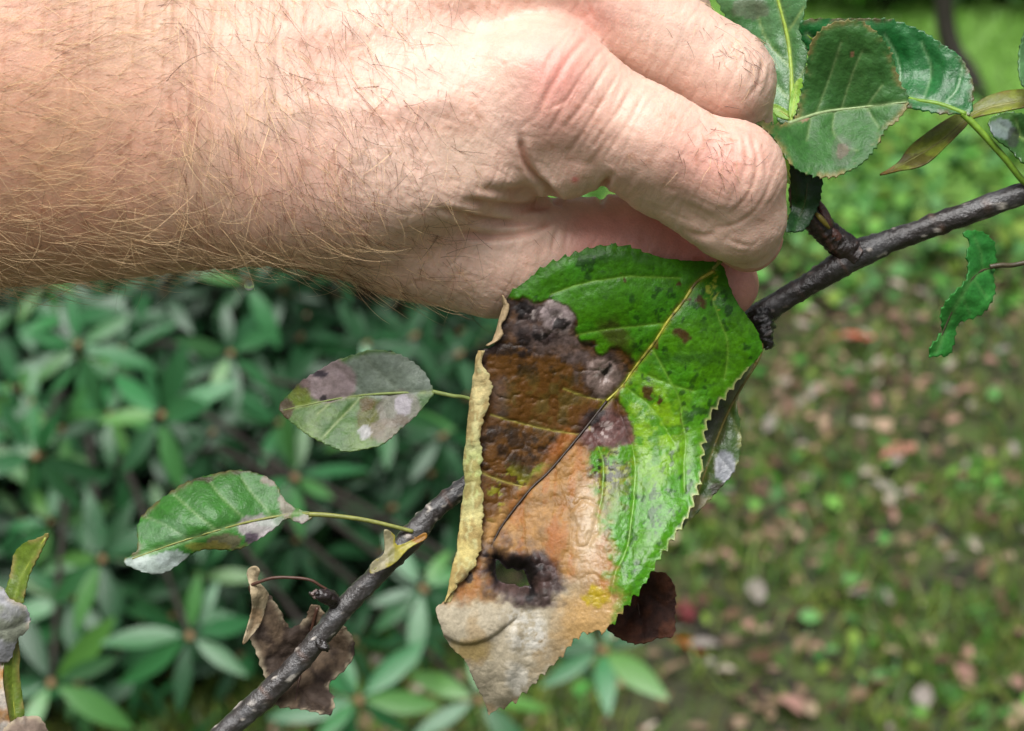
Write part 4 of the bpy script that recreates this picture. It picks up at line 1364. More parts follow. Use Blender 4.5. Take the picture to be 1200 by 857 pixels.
    for cx, cy, rx_, ry_, hx_, hy_, hr, cc in [(652, 371, 22, 17, 655, 379, 9, (150, 134, 134)), (706, 441, 21, 24, 709, 433, 7, (142, 122, 114)), (706, 506, 26, 21, 697, 490, 8, (104, 70, 66)),
                                               (620, 366, 12, 10, 612, 360, 9, (80, 68, 68)), (634, 394, 15, 8, 630, 396, 8, (84, 70, 68))]:
        q = np.hypot((lx - cx) / rx_, (ly - cy) / ry_)
        b_ = mix(b_, lin(cc) * (.3 + 1.3 * n3_)[:, None], .8 * sstep(1.15, .8, q))
        b_ = mix(b_, lin((48, 30, 24)), .5 * np.exp(-((q - 1.04) / .16) ** 2))
        b_ = mix(b_, lin((200, 186, 180)), .55 * sstep(.75, .45, q) * sstep(.5, .6, n3_))
        b_ = mix(b_, dark * .7, .95 * sstep(1.25, .7, np.hypot(lx - hx_, (ly - hy_) * 1.5 + .3 * (lx - hx_)) / (hr * 1.15)))
    dh = poly_dist(wx, wy, np.array(HOLE, float), True)[0]
    rim = lin((66, 50, 50)) * (.3 + 1.4 * n3_)[:, None]
    hz = np.clip(sstep(34, 12, dh + 14 * (n2_ - .5) - 14 * sstep(600, 640, x) * sstep(640, 660, y) - 4 * sstep(650, 620, y) + 8 * sstep(600, 570, x)) * sstep(716, 700, wy + .1 * (600 - wx)), 0, 1)
    b_ = mix(b_, rim, .95 * hz); b_ = mix(b_, lin((16, 11, 11)), .95 * np.clip(sstep(13, 5, dh) * sstep(690, 678, wy) + bl_(612, 660, 26, 12, .5, .5) + bl_(628, 690, 9, 14, .5, .3), 0, 1))
    b_ = mix(b_, dark, .9 * bl_(548, 676, 10, 9))
    b_ = mix(b_, lin((160, 150, 70)), .8 * np.exp(-(dv / 1.6) ** 2) * sstep(640, 600, y) * (below < .5))
    b_ = mix(b_, lin((40, 26, 20)), .8 * np.exp(-(dm / 3.2) ** 2) * sstep(478, 490, y))
    b_ = mix(b_, lin((46, 32, 28)), .8 * sstep(16, 4, de) * (y < 440) * sstep(.35, .5, n2_))
    nec = hero_nec(x, y)
    g = mix(g, lin((176, 158, 20)) * (.7 + .5 * n3_)[:, None], .95 * bl_(702, 698, 13, 15, .7)); 
    b_ = mix(b_, lin((170, 146, 22)) * (.6 + .7 * n3_)[:, None], .95 * bl_(700, 697, 12, 15, .7))
    c = mix(g, b_, nec)
    c = mix(c, lin((60, 44, 20)), .7 * np.exp(-((nec - .5) / .28) ** 2) * sstep(540, 500, y))
    c = mix(c, lin((160, 160, 44)), .85 * np.exp(-(dm / 3.4) ** 2) * sstep(486, 472, y) * (.5 + .5 * sstep(.4, .5, n2_)))
    c = mix(c, lin((180, 176, 120)), .7 * np.exp(-(de / 2.2) ** 2) * sstep(760, 800, x) * (y > 430))
    return c
def hero_wet(x, y):
    w_ = .31 + .26 * (fbm(x / 14, y / 14, None, 230) - .5)
    w_ = w_ - .16 * sstep(500, 590, y) * sstep(640, 700, x)
    w_ = w_ + hero_nec(x, y) * (.16 - .14 * np.exp(-((x - 698) / 26) ** 2 - ((y - 615) / 50) ** 2) - .10 * np.exp(-((x - 640) / 50) ** 2 - ((y - 440) / 40) ** 2))
    w_ = w_ + .16 * sstep(690, 720, y) * sstep(690, 650, x) + .10 * sstep(400, 330, y)
    return w_
ho = smooth_line(HO, 3, True)
hero = make_leaf(branch, ho, HC, HM, HVN, hero_col, M_HERO, h=1.6, serr=(15, 6.0, hero_serr), relief=3.4, vw=15, holes=[HOLE], wet=hero_wet, warp=1.6, seed=200, smooth=0,
                 label='large leaf half green and half brown with a hole, held by the fingers', extra_z=hero_z, rib=False, thick=0.0003, rel_mask=lambda x, y: 1 - .7 * hero_nec(x, y))
zt = tps(HC)
mr_ = smooth_line(HM[:8], 6)
v_, f_ = tube(W(P(mr_[:, 0], mr_[:, 1], zt(mr_[:, 0], mr_[:, 1]) + 0.0)), np.linspace(1.9, 1.3, len(mr_)) * S, 8)
pat = fbm(np.repeat(mr_[:, 0], 8) / 9, np.repeat(mr_[:, 1], 8) / 9, None, 240)
obj('midrib', v_, f_, M_STEM, hero, colors=mix(np.tile(lin((176, 172, 66)), (len(v_), 1)), lin((70, 50, 26)), .85 * sstep(.56, .64, pat)))
mr_ = smooth_line(HM[7:], 6)
v_, f_ = tube(W(P(mr_[:, 0], mr_[:, 1], zt(mr_[:, 0], mr_[:, 1]) + 1.0)), np.linspace(1.6, 1.0, len(mr_)) * S, 8)
obj('midrib', v_, f_, M_STEM, hero, colors=np.tile(lin((48, 34, 24)), (len(v_), 1)))
st = smooth_line(np.array([(834, 316, -20), (850, 300, -30), (872, 280, -72), (900, 262, -92), (935, 252, -78)], float), 8)
v_, f_ = tube(W(P(st[:, 0], st[:, 1], st[:, 2])), 3.2 * S, 8)
obj('stalk', v_, f_, M_STEM, hero, colors=np.tile(lin((120, 130, 50)), (len(v_), 1)))
# rolled edge: the blade turns over to the front and shows its pale underside
XL = np.array([(411, 560.5), (429, 557), (460, 553), (481, 549), (518, 547.5), (544, 543), (570, 545), (612, 540), (647, 535), (670, 530), (690, 526), (706, 521)])
XI = np.array([(411, 563), (422, 566), (434, 571), (441, 575), (452, 579), (464, 575), (478, 574), (488, 570), (507, 564), (537, 567), (560, 564), (591, 568), (628, 567), (651, 562), (663, 560), (675, 549), (690, 534), (706, 522)])
yy = np.arange(411, 706.5, 1.8)
xl = np.interp(yy, XL[:, 0], XL[:, 1]) + 3.4 * (fbm(yy / 12, yy * 0, None, 251) - .5)
xi = np.interp(yy, XI[:, 0], XI[:, 1]) - 1.5 + 7 * (fbm(yy / 5, yy * 0 + 9, None, 252) - .5) * sstep(700, 690, yy)
xi = np.maximum(xi, xl + .6)
uu_ = np.linspace(0, 1, 26)
wfl = (xi - xl)[:, None]
zb = zt(xi, yy)[:, None]
# u<.25: behind, from the blade to the turn; u>.25: over the front
ub = np.clip(uu_ / .25, 0, 1)[None]; uf = np.clip((uu_ - .25) / .75, 0, 1)[None]
xf = np.where(uu_[None] < .25, xl[:, None] + 7 * (1 - ub) ** 2, xl[:, None] + wfl * uf)
zf = np.where(uu_[None] < .25, zb + 1 + 3 * ub, zb + 4 + 9 * np.sin(np.clip(uf * 2.3, 0, np.pi)) * np.clip(wfl / 14, .2, 1) + 2.2 * (fbm(np.broadcast_to(xf / 9, xf.shape), np.broadcast_to(yy[:, None] / 14, xf.shape), None, 253) - .5))
yf = np.broadcast_to(yy[:, None], xf.shape)
V = W(P(xf, yf, zf).reshape(-1, 3))
i, j = np.meshgrid(np.arange(len(yy) - 1), np.arange(len(uu_) - 1), indexing='ij')
nu = len(uu_)
F = np.stack([i * nu + j, (i + 1) * nu + j, (i + 1) * nu + j + 1, i * nu + j + 1], -1).reshape(-1, 4)
cx_, cy_ = xf.ravel(), yf.ravel()
cf = np.tile(lin((196, 186, 134)), (len(cx_), 1))
cf = mix(cf, lin((168, 186, 112)), .8 * np.exp(-((cy_ - 555) / 36) ** 2))
cf = mix(cf, lin((202, 180, 128)), .7 * sstep(500, 440, cy_)); cf = mix(cf, lin((190, 172, 104)), .7 * sstep(570, 640, cy_))
cf = cf * (.6 + .8 * fbm(cx_ / 7, cy_ / 9, None, 254))[:, None]
cf = mix(cf, lin((150, 120, 70)), .6 * sstep(.52, .66, fbm(cx_ / 9, cy_ / 24, None, 256)))
cf = mix(cf, lin((206, 206, 150)), .5 * sstep(.84, .98, 1 - np.abs(2 * fbm(cx_ / 10, cy_ / 14, None, 257, 2) - 1)))
ed = np.broadcast_to(uf, xf.shape).ravel()
cf = mix(cf, lin((96, 66, 34)), .8 * sstep(.93, 1, ed) * sstep(.4, .55, fbm(cx_ / 8, cy_ / 8, None, 255)))
cf = mix(cf, lin((50, 36, 30)), .9 * np.exp(-((cx_ - 550) / 12) ** 2 - ((cy_ - 677) / 9) ** 2))
o = obj('rolled_edge', V, F[:, ::-1], M_DEADLEAF, hero, colors=cf)
solid(o, 0.00025, 0)
# torn upper corner: a narrow curled lip, pale underside showing
ty = np.arange(346, 406, 1.8)
tl = np.interp(ty, [346, 357, 376, 392, 400, 405], [588.5, 590, 584.5, 580, 577, 570]) + 2.2 * (fbm(ty / 9, ty * 0, None, 261) - .5)
tw = np.interp(ty, [346, 352, 366, 380, 396, 405], [1, 5, 8, 5, 9, 3]) * (.6 + .8 * fbm(ty / 5, ty * 0 + 4, None, 262))
ut = np.linspace(0, 1, 12)[None]
xt = tl[:, None] + tw[:, None] * ut
zt_ = zt(tl, ty)[:, None] + 1.5 + 5 * np.sin(ut * 2.4)
V = W(P(xt, np.broadcast_to(ty[:, None], xt.shape), zt_).reshape(-1, 3))
i, j = np.meshgrid(np.arange(len(ty) - 1), np.arange(11), indexing='ij')
F = np.stack([i * 12 + j, (i + 1) * 12 + j, (i + 1) * 12 + j + 1, i * 12 + j + 1], -1).reshape(-1, 4)
ct = np.tile(lin((186, 162, 126)), (xt.size, 1)) * (.6 + .8 * fbm(xt.ravel() / 6, np.repeat(ty, 12) / 6, None, 263))[:, None]
ct = mix(ct, lin((60, 42, 34)), .8 * np.broadcast_to(sstep(.8, 1, ut), xt.shape).ravel())
o = obj('rolled_edge', V, F[:, ::-1], M_DEADLEAF, hero, colors=ct)
solid(o, 0.0002, 0)

# ---------------------------------------------------------------- other leaves of the branch
LV = [(104, 0)]
# small leaf below the wrist, grey and green
c1 = spots(green((84, 118, 66), (160, 176, 110), (116, 140, 76), seed=300, vs=.6, amt=.7),
           [(455, 440, 62, 28, (138, 148, 138), .85), (385, 446, 34, 26, (162, 142, 144), .95), (352, 452, 12, 14, (90, 64, 52), .6), (352, 466, 14, 12, (118, 132, 30), .7), (335, 480, 10, 12, (92, 66, 58), .8), (376, 438, 8, 5, (52, 44, 56), .9),
            (380, 467, 4, 4, (40, 34, 40), .9), (436, 492, 18, 26, (96, 92, 30), .8), (468, 480, 26, 24, (142, 136, 128), .8), (450, 505, 18, 14, (134, 122, 108), .8), (428, 508, 8, 9, (190, 188, 190), .8), (473, 474, 10, 12, (196, 186, 200), .6),
            (470, 492, 10, 8, (92, 72, 48), .7), (430, 475, 10, 8, (112, 80, 50), .6)], 300)
make_leaf(branch, [(327, 479), (342, 459), (353, 447), (371, 436), (392, 423), (414, 416), (433, 410), (453, 411), (472, 417), (490, 429), (501, 442), (506, 454), (509, 461), (501, 472), (486, 489), (470, 503), (449, 521), (431, 526),
                   (405, 530), (384, 522), (362, 511), (345, 498)],
          [(327, 479, -30), (420, 412, -10), (505, 455, -20), (418, 466, -26), (405, 530, 2), (470, 503, -8), (350, 500, -14), (360, 440, -22)],
          [(509, 459), (440, 462), (397, 467), (332, 481)], [[(470, 460), (440, 432), (425, 415)], [(430, 463), (404, 440), (392, 428)], [(460, 461), (436, 490), (425, 515)], [(425, 464), (398, 492), (380, 512)], [(392, 468), (372, 486)]],
          c1, h=2.6, serr=(10, 1.5), seed=300, stalk=[(507, 459, -20), (530, 464, -22), (551, 468, -28), (590, 490, -36), (602, 530, -50)], stalk_r=2.6, stalk_col=(136, 152, 84), label='small leaf mottled grey, mauve and pale green beneath the wrist', rib=1.3, relief=2)
# green leaf on a long stalk
c2 = spots(green((58, 118, 42), (150, 176, 120), (74, 132, 60), edge=(110, 80, 60), seed=310, vs=.45),
           [(322, 562, 16, 8, (150, 132, 124), .8), (336, 590, 9, 16, (156, 140, 132), .75), (232, 563, 20, 4, (66, 48, 40), .8), (300, 553, 30, 3, (80, 58, 50), .7), (178, 664, 36, 12, (176, 188, 182), .9), (205, 655, 22, 10, (172, 184, 180), .85), (300, 618, 24, 14, (176, 164, 168), .8),
            (293, 630, 9, 6, (74, 54, 74), .85), (262, 634, 20, 8, (112, 98, 80), .8), (318, 612, 20, 7, (158, 166, 156), .7), (244, 640, 26, 6, (150, 140, 60), .6), (352, 610, 10, 6, (160, 150, 146), .8), (188, 622, 30, 14, (98, 136, 96), .5)], 310)
make_leaf(branch, [(145, 659), (161, 644), (161, 620), (169, 603), (190, 585), (217, 567), (244, 558), (274, 552), (301, 555), (322, 566), (331, 582), (343, 594), (367, 603), (354, 614), (337, 608), (322, 620), (298, 635), (277, 644), (244, 643),
                   (226, 648), (208, 662), (190, 672), (169, 671)],
          [(145, 659, 10), (240, 556, -40), (330, 585, -30), (365, 604, -10), (250, 622, 2), (205, 636, 4), (300, 634, -14), (240, 644, -12), (195, 671, -4), (165, 610, -22)],
          [(364, 603), (346, 602), (295, 611), (250, 623), (205, 637), (155, 655)], [[(320, 606), (296, 580), (282, 560)], [(290, 612), (262, 586), (246, 566)], [(255, 622), (226, 600), (206, 582)], [(222, 632), (194, 616), (174, 608)]],
          c2, h=2.6, serr=(11, 1.8), seed=310, stalk=[(362, 603, -10), (385, 604, -8), (430, 610, -10), (484, 623, -16)], stalk_r=3.2, stalk_col=(128, 132, 64), label='green leaf with a frosted pale tip and folded lower edge on a long stalk', rib=1.4, relief=2.5, wet=lambda x, y: .38 + 0 * x)
# stipule, yellowing
c3 = spots(green((170, 160, 60), (180, 170, 90), (150, 150, 40), seed=320, amt=.7), [(451, 640, 12, 22, (168, 160, 128), .95), (442, 664, 10, 9, (176, 168, 140), .9), (492, 630, 10, 8, (160, 96, 30), .8), (462, 652, 8, 10, (110, 110, 30), .6)], 320)
make_leaf(branch, [(450, 621), (462, 627), (464, 639), (480, 634), (498, 624), (499, 632), (480, 643), (463, 660), (448, 668), (434, 672), (436, 659), (450, 648)],
          [(450, 621, 4), (464, 639, -6), (498, 626, -10), (463, 660, 6), (434, 672, 2)], [(496, 628), (470, 643), (438, 668)], [], c3, h=2, serr=None, seed=320, label='tiny yellowing stipule at the foot of a leaf stalk', rib=1.2, relief=1)
# dead curled leaf behind the branch
def deadcol(base, alt, seed, lt=(186, 172, 144)):
    def f(x, y, dm, dv, de):
        c = np.tile(lin(base), (len(x), 1))
        c = mix(c, lin(alt), sstep(.38, .62, fbm(x / 20, y / 20, None, seed)))
        c = c * (.6 + .8 * fbm(x / 6, y / 6, None, seed + 1))[:, None]
        c = mix(c, lin(lt), .6 * np.exp(-(de / 4) ** 2) * sstep(.4, .6, fbm(x / 12, y / 12, None, seed + 2)))
        return mix(c, c * .6, .7 * np.exp(-(np.minimum(dv, dm) / 2.2) ** 2))
    return f
dl = make_leaf(branch, [(300, 700), (314, 697), (326, 712), (340, 736), (358, 724), (363, 711), (372, 709), (381, 719), (391, 726), (405, 736), (414, 750), (415, 768), (406, 783), (385, 804), (391, 818), (387, 838), (357, 832), (322, 826), (312, 798),
                        (305, 780), (300, 764), (292, 745), (294, 722)],
          [(300, 700, -44), (340, 740, -62), (372, 712, -58), (412, 752, -70), (386, 806, -44), (387, 838, -30), (322, 826, -40), (305, 780, -42), (350, 790, -58), (370, 770, -74), (318, 740, -52)],
          [(372, 712), (362, 750), (350, 800), (345, 830)], [[(362, 750), (392, 760), (412, 764)], [(355, 780), (380, 800)], [(360, 755), (330, 770), (308, 772)], [(352, 795), (328, 812)]],
          deadcol((112, 94, 76), (66, 54, 46), 330), M_DEADLEAF, h=2.4, serr=(12, 2.5), seed=330, relief=7, warp=9, label='dead brown crumpled leaf hanging behind the branch', rib=1.5, stalk_col=(80, 52, 40),
          stalk=[(296, 696, -22), (293, 688, -14), (302, 683, -8), (324, 677, -4), (360, 679, -4), (376, 687, -8), (396, 699, -16)], stalk_r=2.2)
o = make_leaf(branch, [(290, 669), (299, 663), (305, 669), (302, 679), (310, 690), (314, 697), (310, 712), (306, 728), (296, 744), (284, 755), (289, 735), (295, 712), (293, 690)],
          [(290, 669, -14), (305, 670, -10), (300, 682, -18), (314, 697, -30), (294, 705, -12), (306, 728, -26), (284, 755, -16), (299, 700, -8)],
          [(300, 668), (303, 700), (290, 750)], [], deadcol((178, 160, 128), (150, 126, 96), 336), M_DEADLEAF, h=2, serr=None, seed=336, relief=2, warp=5, label='pale curled strip of a dead leaf', rib=False)
for ch in (o,):
    mw = ch.location.copy(); ch.parent = dl; ch.name = 'curled_flap'; ch.location = mw - dl.location
# leaves behind the held leaf
c5 = spots(green((62, 92, 34), (120, 130, 60), (96, 92, 40), edge=(150, 150, 90), seed=340, amt=.9), [(850, 548, 12, 20, (150, 152, 160), .9), (838, 500, 16, 26, (60, 52, 28), .6), (812, 590, 18, 10, (150, 138, 104), .7), (842, 575, 12, 8, (50, 36, 28), .8)], 340)
make_leaf(branch, [(886, 424), (874, 446), (864, 470), (868, 500), (868, 524), (862, 550), (846, 570), (826, 592), (806, 612), (790, 620), (786, 560), (800, 500), (830, 455)],
          [(886, 424, -70), (864, 470, -62), (868, 525, -56), (846, 572, -44), (800, 612, -36), (800, 500, -66)], [(886, 426), (850, 490), (810, 600)], [[(855, 480), (866, 510)], [(838, 530), (856, 550)]], c5, h=2.6, serr=(11, 2), seed=340,
          label='narrow olive leaf half hidden behind the held leaf', rib=1.5, wet=lambda x, y: .3 + 0 * x, stalk=[(886, 426, -70), (892, 412, -78), (893, 400, -84)], stalk_r=2.2, stalk_col=(110, 100, 40))
make_leaf(branch, [(776, 671), (787, 680), (792, 694), (791, 722), (789, 745), (771, 748), (757, 754), (740, 754), (719, 744), (700, 720), (706, 690), (740, 672)],
          [(776, 671, -40), (792, 700, -46), (789, 745, -36), (740, 754, -30), (719, 744, -34), (706, 690, -44), (745, 715, -54)], [(735, 600), (745, 690), (755, 752)], [[(745, 690), (772, 705), (788, 716)], [(748, 710), (730, 735)]],
          deadcol((82, 48, 34), (56, 34, 28), 350, (104, 70, 48)), M_DEADLEAF, h=2.6, serr=(10, 2.2), seed=350, relief=5, warp=6, label='dark brown dead leaf hanging behind the tip of the held leaf', rib=1.2, stalk_col=(70, 44, 34),
          stalk=[(740, 676, -46), (737, 600, -62), (740, 520, -76), (742, 466, -86)], stalk_r=2.2)

# ---------------------------------------------------------------- leaf cluster at the spur
cR3 = spots(green((74, 122, 68), (140, 166, 96), (98, 142, 92), seed=360, amt=.7, vs=.7), [(880, 10, 22, 14, (120, 112, 104), .5)], 360)
make_leaf(branch, [(820, -60), (880, -110), (935, -80), (948, -20), (941, 28), (946, 62), (940, 110), (934, 142), (926, 158), (914, 146), (900, 110), (880, 70), (845, 10)],
          [(880, -100, -150), (846, 0, -140), (945, 20, -120), (926, 150, -96), (905, 40, -136), (930, 60, -126), (885, 80, -132)], [(926, 152), (928, 100), (922, 40), (900, -40), (884, -100)],
          [[(927, 110), (944, 80)], [(926, 80), (900, 50), (888, 20)], [(922, 40), (942, 10)], [(912, -5), (880, -20), (850, -30)], [(927, 120), (905, 95)]],
          cR3, h=3, serr=(11, 3), seed=360, label='large glossy leaf rising behind the knuckles of the middle finger', rib=2.4, relief=5, wet=lambda x, y: .26 + 0 * x, stalk=[(926, 150, -96), (930, 190, -84), (940, 240, -72)], stalk_r=3, stalk_col=(150, 176, 70))
cR2 = green((34, 104, 48), (130, 170, 120), (54, 122, 66), edge=(120, 90, 70), seed=370, vs=.6)
make_leaf(branch, [(938, 40), (941, 24), (977, 22), (1010, 22), (1033, 22), (1049, 24), (1080, 36), (1105, 52), (1126, 67), (1136, 85), (1141, 102), (1138, 134), (1128, 134), (1104, 134), (1080, 130), (1062, 127), (1010, 120), (960, 80)],
          [(941, 24, -70), (1033, 22, -88), (1105, 52, -80), (1140, 100, -68), (1128, 133, -56), (1062, 127, -70), (1080, 90, -92), (1010, 110, -100), (1085, 122, -62)], [(1132, 134), (1100, 122), (1064, 115), (1000, 90), (945, 40)],
          [[(1105, 124), (1122, 104), (1128, 78)], [(1082, 118), (1092, 84), (1080, 50)], [(1056, 112), (1052, 70), (1036, 40)]], cR2, h=2.6, serr=(11, 2.6), seed=370, label='dark green quilted leaf behind the folded leaf, its stalk running to the branch', rib=2.4, relief=5,
          wet=lambda x, y: .3 + 0 * x, stalk=[(1128, 133, -58), (1146, 151, -58), (1177, 185, -62), (1204, 216, -72), (1232, 216, -86)], stalk_r=4.6, stalk_col=(112, 150, 44))
cR1 = spots(green((54, 104, 44), (136, 162, 104), (66, 112, 52), edge=(150, 130, 80), seed=380, vs=.5), [(987, 178, 7, 10, (130, 96, 92), .85), (987, 178, 14, 18, (92, 108, 84), .5), (998, 62, 2.5, 4, (150, 112, 84), .9), (940, 141, 7, 2.5, (158, 120, 100), .8)], 380)
make_leaf(branch, [(881, 141), (905, 146), (926, 144), (932, 136), (938, 112), (944, 84), (950, 51), (964, 33), (982, 25), (1008, 25), (1028, 39), (1043, 59), (1049, 79), (1055, 97), (1064, 111), (1063, 126), (1051, 142), (1038, 152), (1031, 167), (1018, 185),
                   (997, 200), (972, 209), (946, 205), (928, 195), (915, 177), (904, 160)],
          [(881, 141, 6), (926, 144, -30), (950, 45, -20), (990, 24, -12), (1043, 60, -22), (1064, 118, -26), (995, 129, -52), (1010, 80, -32), (972, 209, 4), (1020, 184, -8), (915, 177, 2), (960, 132, -46)],
          [(924, 145), (964, 132), (1010, 126), (1062, 120)], [[(955, 135), (972, 90), (985, 50)], [(985, 129), (1000, 84), (1010, 60)], [(1015, 126), (1034, 100)], [(950, 136), (945, 165)], [(978, 131), (976, 155), (990, 172), (1005, 178)], [(1015, 126), (1030, 150)]],
          cR1, h=2.2, serr=(8.5, 4.0), seed=380, label='green folded leaf with a small pinkish spot beside the finger', rib=2.0, stalk_col=(140, 160, 110), relief=3.5, wet=lambda x, y: .45 + 0 * x, stalk=[(926, 144, -32), (934, 190, -54), (944, 240, -66)], stalk_r=2.8)
YG = green((136, 186, 62), (180, 206, 110), (112, 168, 46), seed=390, vs=.5)
make_leaf(branch, [(940, 92), (942, 108), (938, 126), (927, 140), (924, 128), (928, 106), (933, 96)], [(940, 92, -86), (927, 140, -72), (924, 110, -90), (942, 115, -84)], [(928, 138), (934, 96)], [], YG, h=2, serr=None, seed=390, label='tiny pale yellow green leaf standing upright between two larger leaves', rib=1, stalk=[(927, 138, -74), (932, 190, -72), (940, 240, -70)], stalk_r=2.2, stalk_col=(150, 180, 70))
make_leaf(branch, [(905, 122), (914, 124), (926, 132), (930, 140), (922, 141), (912, 138), (906, 132)], [(905, 122, -88), (930, 140, -78), (912, 138, -84), (920, 126, -86)], [(928, 139), (908, 126)], [], YG, h=1.8, serr=None, seed=392, label='tiny curled yellow green leaf close to the middle finger', rib=1)
make_leaf(branch, [(906, 165), (914, 166), (924, 180), (930, 200), (930, 216), (918, 212), (906, 200), (902, 180)], [(906, 165, -88), (930, 214, -74), (902, 190, -90), (924, 182, -80)], [(928, 212), (910, 172)], [], YG, h=2, serr=None, seed=394, label='small bright yellow green leaf between the finger and the dark leaf', rib=1.2, wet=lambda x, y: .3 + 0 * x)
make_leaf(branch, [(926, 192), (940, 196), (962, 206), (962, 222), (960, 238), (954, 252), (946, 266), (938, 272), (920, 271), (924, 256), (928, 240), (927, 214)],
          [(930, 195, -34), (962, 208, -40), (960, 238, -46), (938, 271, -30), (920, 271, -26), (928, 240, -48), (944, 232, -36)], [(946, 200), (944, 235), (930, 270)], [[(944, 225), (958, 240)], [(944, 230), (930, 250)]],
          green((18, 58, 20), (40, 84, 34), (24, 66, 24), seed=396), h=2.2, serr=(9, 1.5), seed=396, label='dark green leaf hanging just right of the fingertip', rib=1.2, relief=3, stalk=[(946, 200, -36), (950, 230, -56), (954, 256, -70)], stalk_r=2.4, stalk_col=(50, 70, 30))
OLV = spots(green((128, 142, 40), (160, 166, 80), (140, 146, 54), edge=(110, 84, 40), seed=400), [(1082, 188, 40, 7, (84, 66, 28), .7), (1042, 201, 14, 6, (150, 110, 40), .8), (1150, 120, 40, 12, (110, 112, 70), .6)], 400)
make_leaf(branch, [(1031, 206), (1044, 197), (1054, 189), (1067, 172), (1090, 154), (1113, 139), (1136, 127), (1157, 114), (1182, 107), (1205, 106), (1230, 110), (1228, 122), (1200, 127), (1169, 133), (1140, 140), (1131, 150), (1113, 168), (1090, 190), (1072, 198), (1054, 201)],
          [(1031, 206, -100), (1090, 154, -120), (1113, 168, -90), (1157, 114, -120), (1205, 106, -116), (1200, 127, -96), (1090, 190, -92), (1140, 136, -108)], [(1225, 116), (1150, 130), (1100, 168), (1040, 203)], [], OLV, h=2.4, serr=None, seed=400,
          label='slender olive leaf seen edge on beneath the quilted leaf', rib=1.6, stalk=[(1222, 116, -110), (1260, 130, -104), (1300, 176, -90)], stalk_r=3, stalk_col=(120, 120, 50))
cR7 = spots(green((52, 92, 40), (130, 160, 90), (92, 134, 60), seed=410), [(1172, 152, 14, 12, (128, 140, 140), .8), (1186, 162, 8, 12, (60, 66, 56), .8)], 410)
make_leaf(branch, [(1159, 140), (1177, 132), (1200, 134), (1228, 148), (1246, 176), (1240, 204), (1216, 202), (1196, 190), (1182, 175), (1167, 164), (1160, 152)],
          [(1159, 140, -54), (1200, 134, -62), (1246, 178, -70), (1196, 190, -50), (1200, 160, -72), (1170, 164, -48)], [(1240, 200), (1205, 168), (1165, 145)], [[(1215, 178), (1222, 152)], [(1195, 160), (1190, 140)]], cR7, h=2.2, serr=(9, 2), seed=410,
          label='small glossy leaf with grey patches above the branch at the frame edge', rib=1.6, relief=4, wet=lambda x, y: .22 + 0 * x, stalk=[(1238, 200, -70), (1256, 206, -80)], stalk_r=2.6)
make_leaf(branch, [(1199, 40), (1215, 28), (1240, 40), (1256, 74), (1246, 104), (1222, 112), (1200, 104), (1193, 78)], [(1199, 40, -80), (1256, 74, -90), (1200, 104, -70), (1222, 70, -96)], [(1246, 100), (1222, 72), (1204, 44)], [], cR3, h=3, serr=(9, 2), seed=420,
          label='bluish green leaf mostly beyond the frame near the lawn', rib=1.6, stalk=[(1244, 98, -92), (1268, 150, -92), (1290, 182, -90)], stalk_r=2.6)
cR9 = green((44, 122, 46), (96, 150, 76), (60, 140, 56), seed=430, vs=.4)
make_leaf(branch, [(1127, 273), (1147, 271), (1160, 279), (1165, 288), (1166, 308), (1163, 322), (1165, 344), (1152, 366), (1135, 374), (1121, 380), (1118, 398), (1112, 415), (1100, 417), (1089, 418), (1090, 406), (1103, 388), (1102, 372), (1104, 360), (1116, 344), (1130, 331), (1134, 314), (1132, 298), (1136, 284)],
          [(1127, 273, -60), (1165, 288, -86), (1163, 340, -80), (1121, 380, -60), (1090, 416, -54), (1130, 331, -50), (1133, 300, -56), (1150, 316, -76)], [(1168, 313), (1143, 322), (1118, 360), (1096, 412)], [[(1150, 318), (1148, 296), (1140, 278)], [(1140, 328), (1156, 350)], [(1126, 346), (1136, 368)]],
          cR9, h=2.2, serr=(10, 3), seed=430, label='wavy green leaf hanging below the branch', rib=1.4, relief=3.5, warp=6, stalk=[(1160, 313, -76), (1172, 311, -76), (1200, 308, -80), (1290, 280, -84), (1350, 172, -82)], stalk_r=3.4, stalk_col=(70, 62, 42))

# ---------------------------------------------------------------- separate twig at the lower left
tw_base = W(P(-160, 960, -40)[None])[0]
twig = empty('apple_twig', tw_base)
tag(twig, 'apple twig with a curled olive leaf and pale dead folds at the frame edge', 'branch')
v, f, c = limb([(-160, 960, -40, 12), (-100, 900, -36, 11), (-50, 850, -30, 10), (-20, 800, -26, 8), (-30, 740, -24, 7), (-50, 640, -30, 6)], seed=441)
obj('wood', W(v), f, M_BARK, twig, colors=c)
ol_ = green((104, 128, 36), (130, 150, 60), (84, 108, 30), edge=(150, 130, 80), seed=440)
make_leaf(twig, [(58, 625), (44, 631), (30, 636), (18, 648), (14, 666), (10, 684), (4, 700), (14, 706), (27, 707), (31, 690), (36, 672), (48, 648)], [(58, 625, 0), (18, 648, -20), (4, 700, -8), (27, 706, -4), (40, 660, -6)], [(54, 630), (30, 668), (16, 704)], [], ol_, h=2.2, serr=(9, 1.5), seed=440,
          label='upper olive blade of the twisted leaf', rib=1.2)
make_leaf(twig, [(-60, 700), (-30, 688), (0, 687), (10, 701), (20, 706), (30, 711), (35, 726), (30, 740), (21, 747), (16, 760), (12, 772), (0, 776), (-40, 770), (-66, 740)], [(-60, 720, -10), (0, 688, 6), (30, 711, 0), (34, 728, -6), (12, 772, 2), (-20, 740, 22), (10, 735, 16)], [(-60, 730), (0, 738), (30, 728)], [],
          deadcol((160, 160, 164), (128, 132, 116), 444), M_DEADLEAF, h=2.4, serr=(9, 1.5), seed=444, label='pale grey dead fold of the twisted leaf', rib=False)
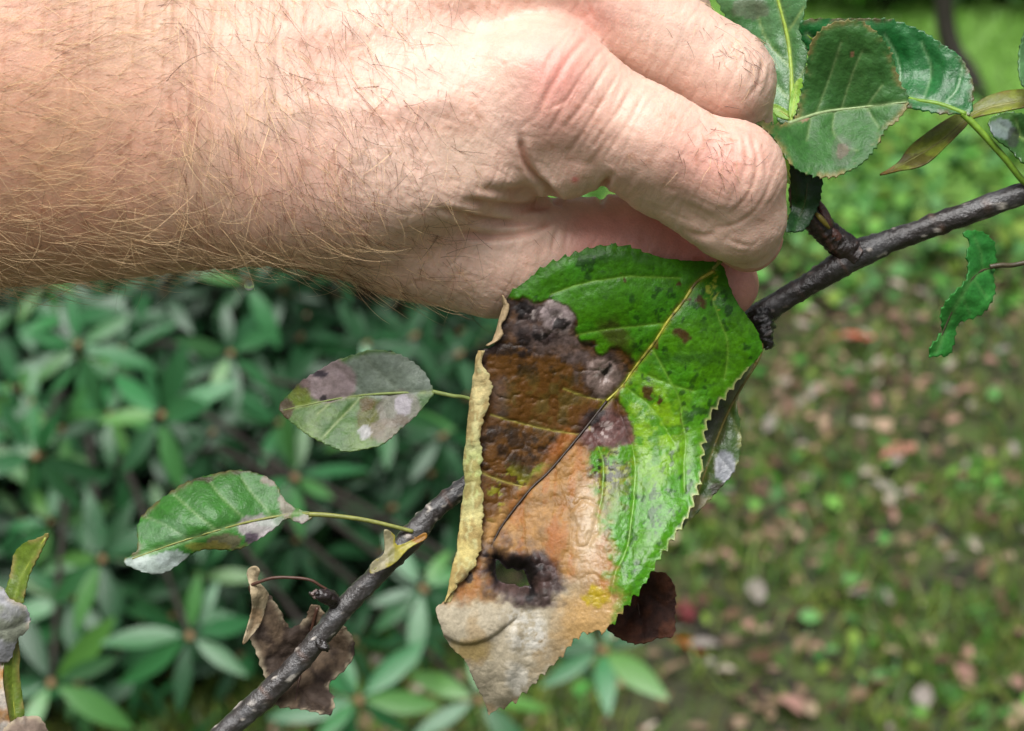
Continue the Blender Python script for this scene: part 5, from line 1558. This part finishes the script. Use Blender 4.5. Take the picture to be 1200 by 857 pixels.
make_leaf(twig, [(14, 762), (20, 748), (23, 770), (22, 784), (25, 812), (28, 838), (18, 846), (8, 842), (6, 816), (2, 790), (3, 774)], [(18, 750, -10), (24, 800, -14), (27, 838, -8), (8, 842, 0), (3, 774, 0)], [(16, 756), (14, 800), (18, 842)], [], ol_, h=2.2, serr=None, seed=446, label='lower olive strip of the twisted leaf', rib=1.2)
make_leaf(twig, [(-30, 752), (0, 742), (5, 770), (4, 800), (10, 836), (12, 860), (-10, 880), (-30, 830)], [(-30, 752, -6), (5, 770, -2), (12, 860, 4), (-30, 830, -10), (-5, 810, 8)], [(-10, 750), (0, 870)], [], deadcol((196, 186, 176), (170, 124, 70), 448), M_DEADLEAF, h=2.4, serr=None, seed=448, label='whitish and orange dead fold at the frame edge', rib=False)
make_leaf(twig, [(0, 866), (9, 850), (24, 841), (36, 840), (46, 841), (56, 858), (60, 880), (30, 900), (0, 890)], [(9, 850, 8), (24, 840, -4), (46, 841, -4), (60, 880, -12), (30, 860, 10), (0, 890, 0)], [(30, 842), (28, 895)], [], deadcol((158, 148, 136), (120, 104, 92), 450), M_DEADLEAF, h=2.4, serr=(9, 1.5), seed=450, label='crumpled greyish brown dead leaf low at the frame corner', rib=False)

# ---------------------------------------------------------------- drop of water caught in the arm hair
th_, ph_ = np.meshgrid(np.linspace(0, np.pi, 13), np.linspace(0, 2 * np.pi, 20, endpoint=False), indexing='ij')
rr_ = 6.0 * (1 + .06 * np.cos(th_))
dv_ = np.stack([rr_ * np.sin(th_) * np.cos(ph_), rr_ * np.cos(th_) * 1.08, rr_ * np.sin(th_) * np.sin(ph_)], -1).reshape(-1, 3)
i, j = np.meshgrid(np.arange(12), np.arange(20), indexing='ij')
F = np.stack([i * 20 + j, i * 20 + (j + 1) % 20, (i + 1) * 20 + (j + 1) % 20, (i + 1) * 20 + j], -1).reshape(-1, 4)
M_DROP, t, b, o = mat('water')
b.inputs['Base Color'].default_value = (.9, .9, .9, 1); b.inputs['Roughness'].default_value = 0.05; b.inputs['IOR'].default_value = 1.33
b.inputs['Transmission Weight'].default_value = 0.7
dp = obj('water_drop', W(P(292, 335, 20)[None] + dv_), F, M_DROP)
tag(dp, 'tiny bright drop of water caught in the hair under the wrist', 'water drop')
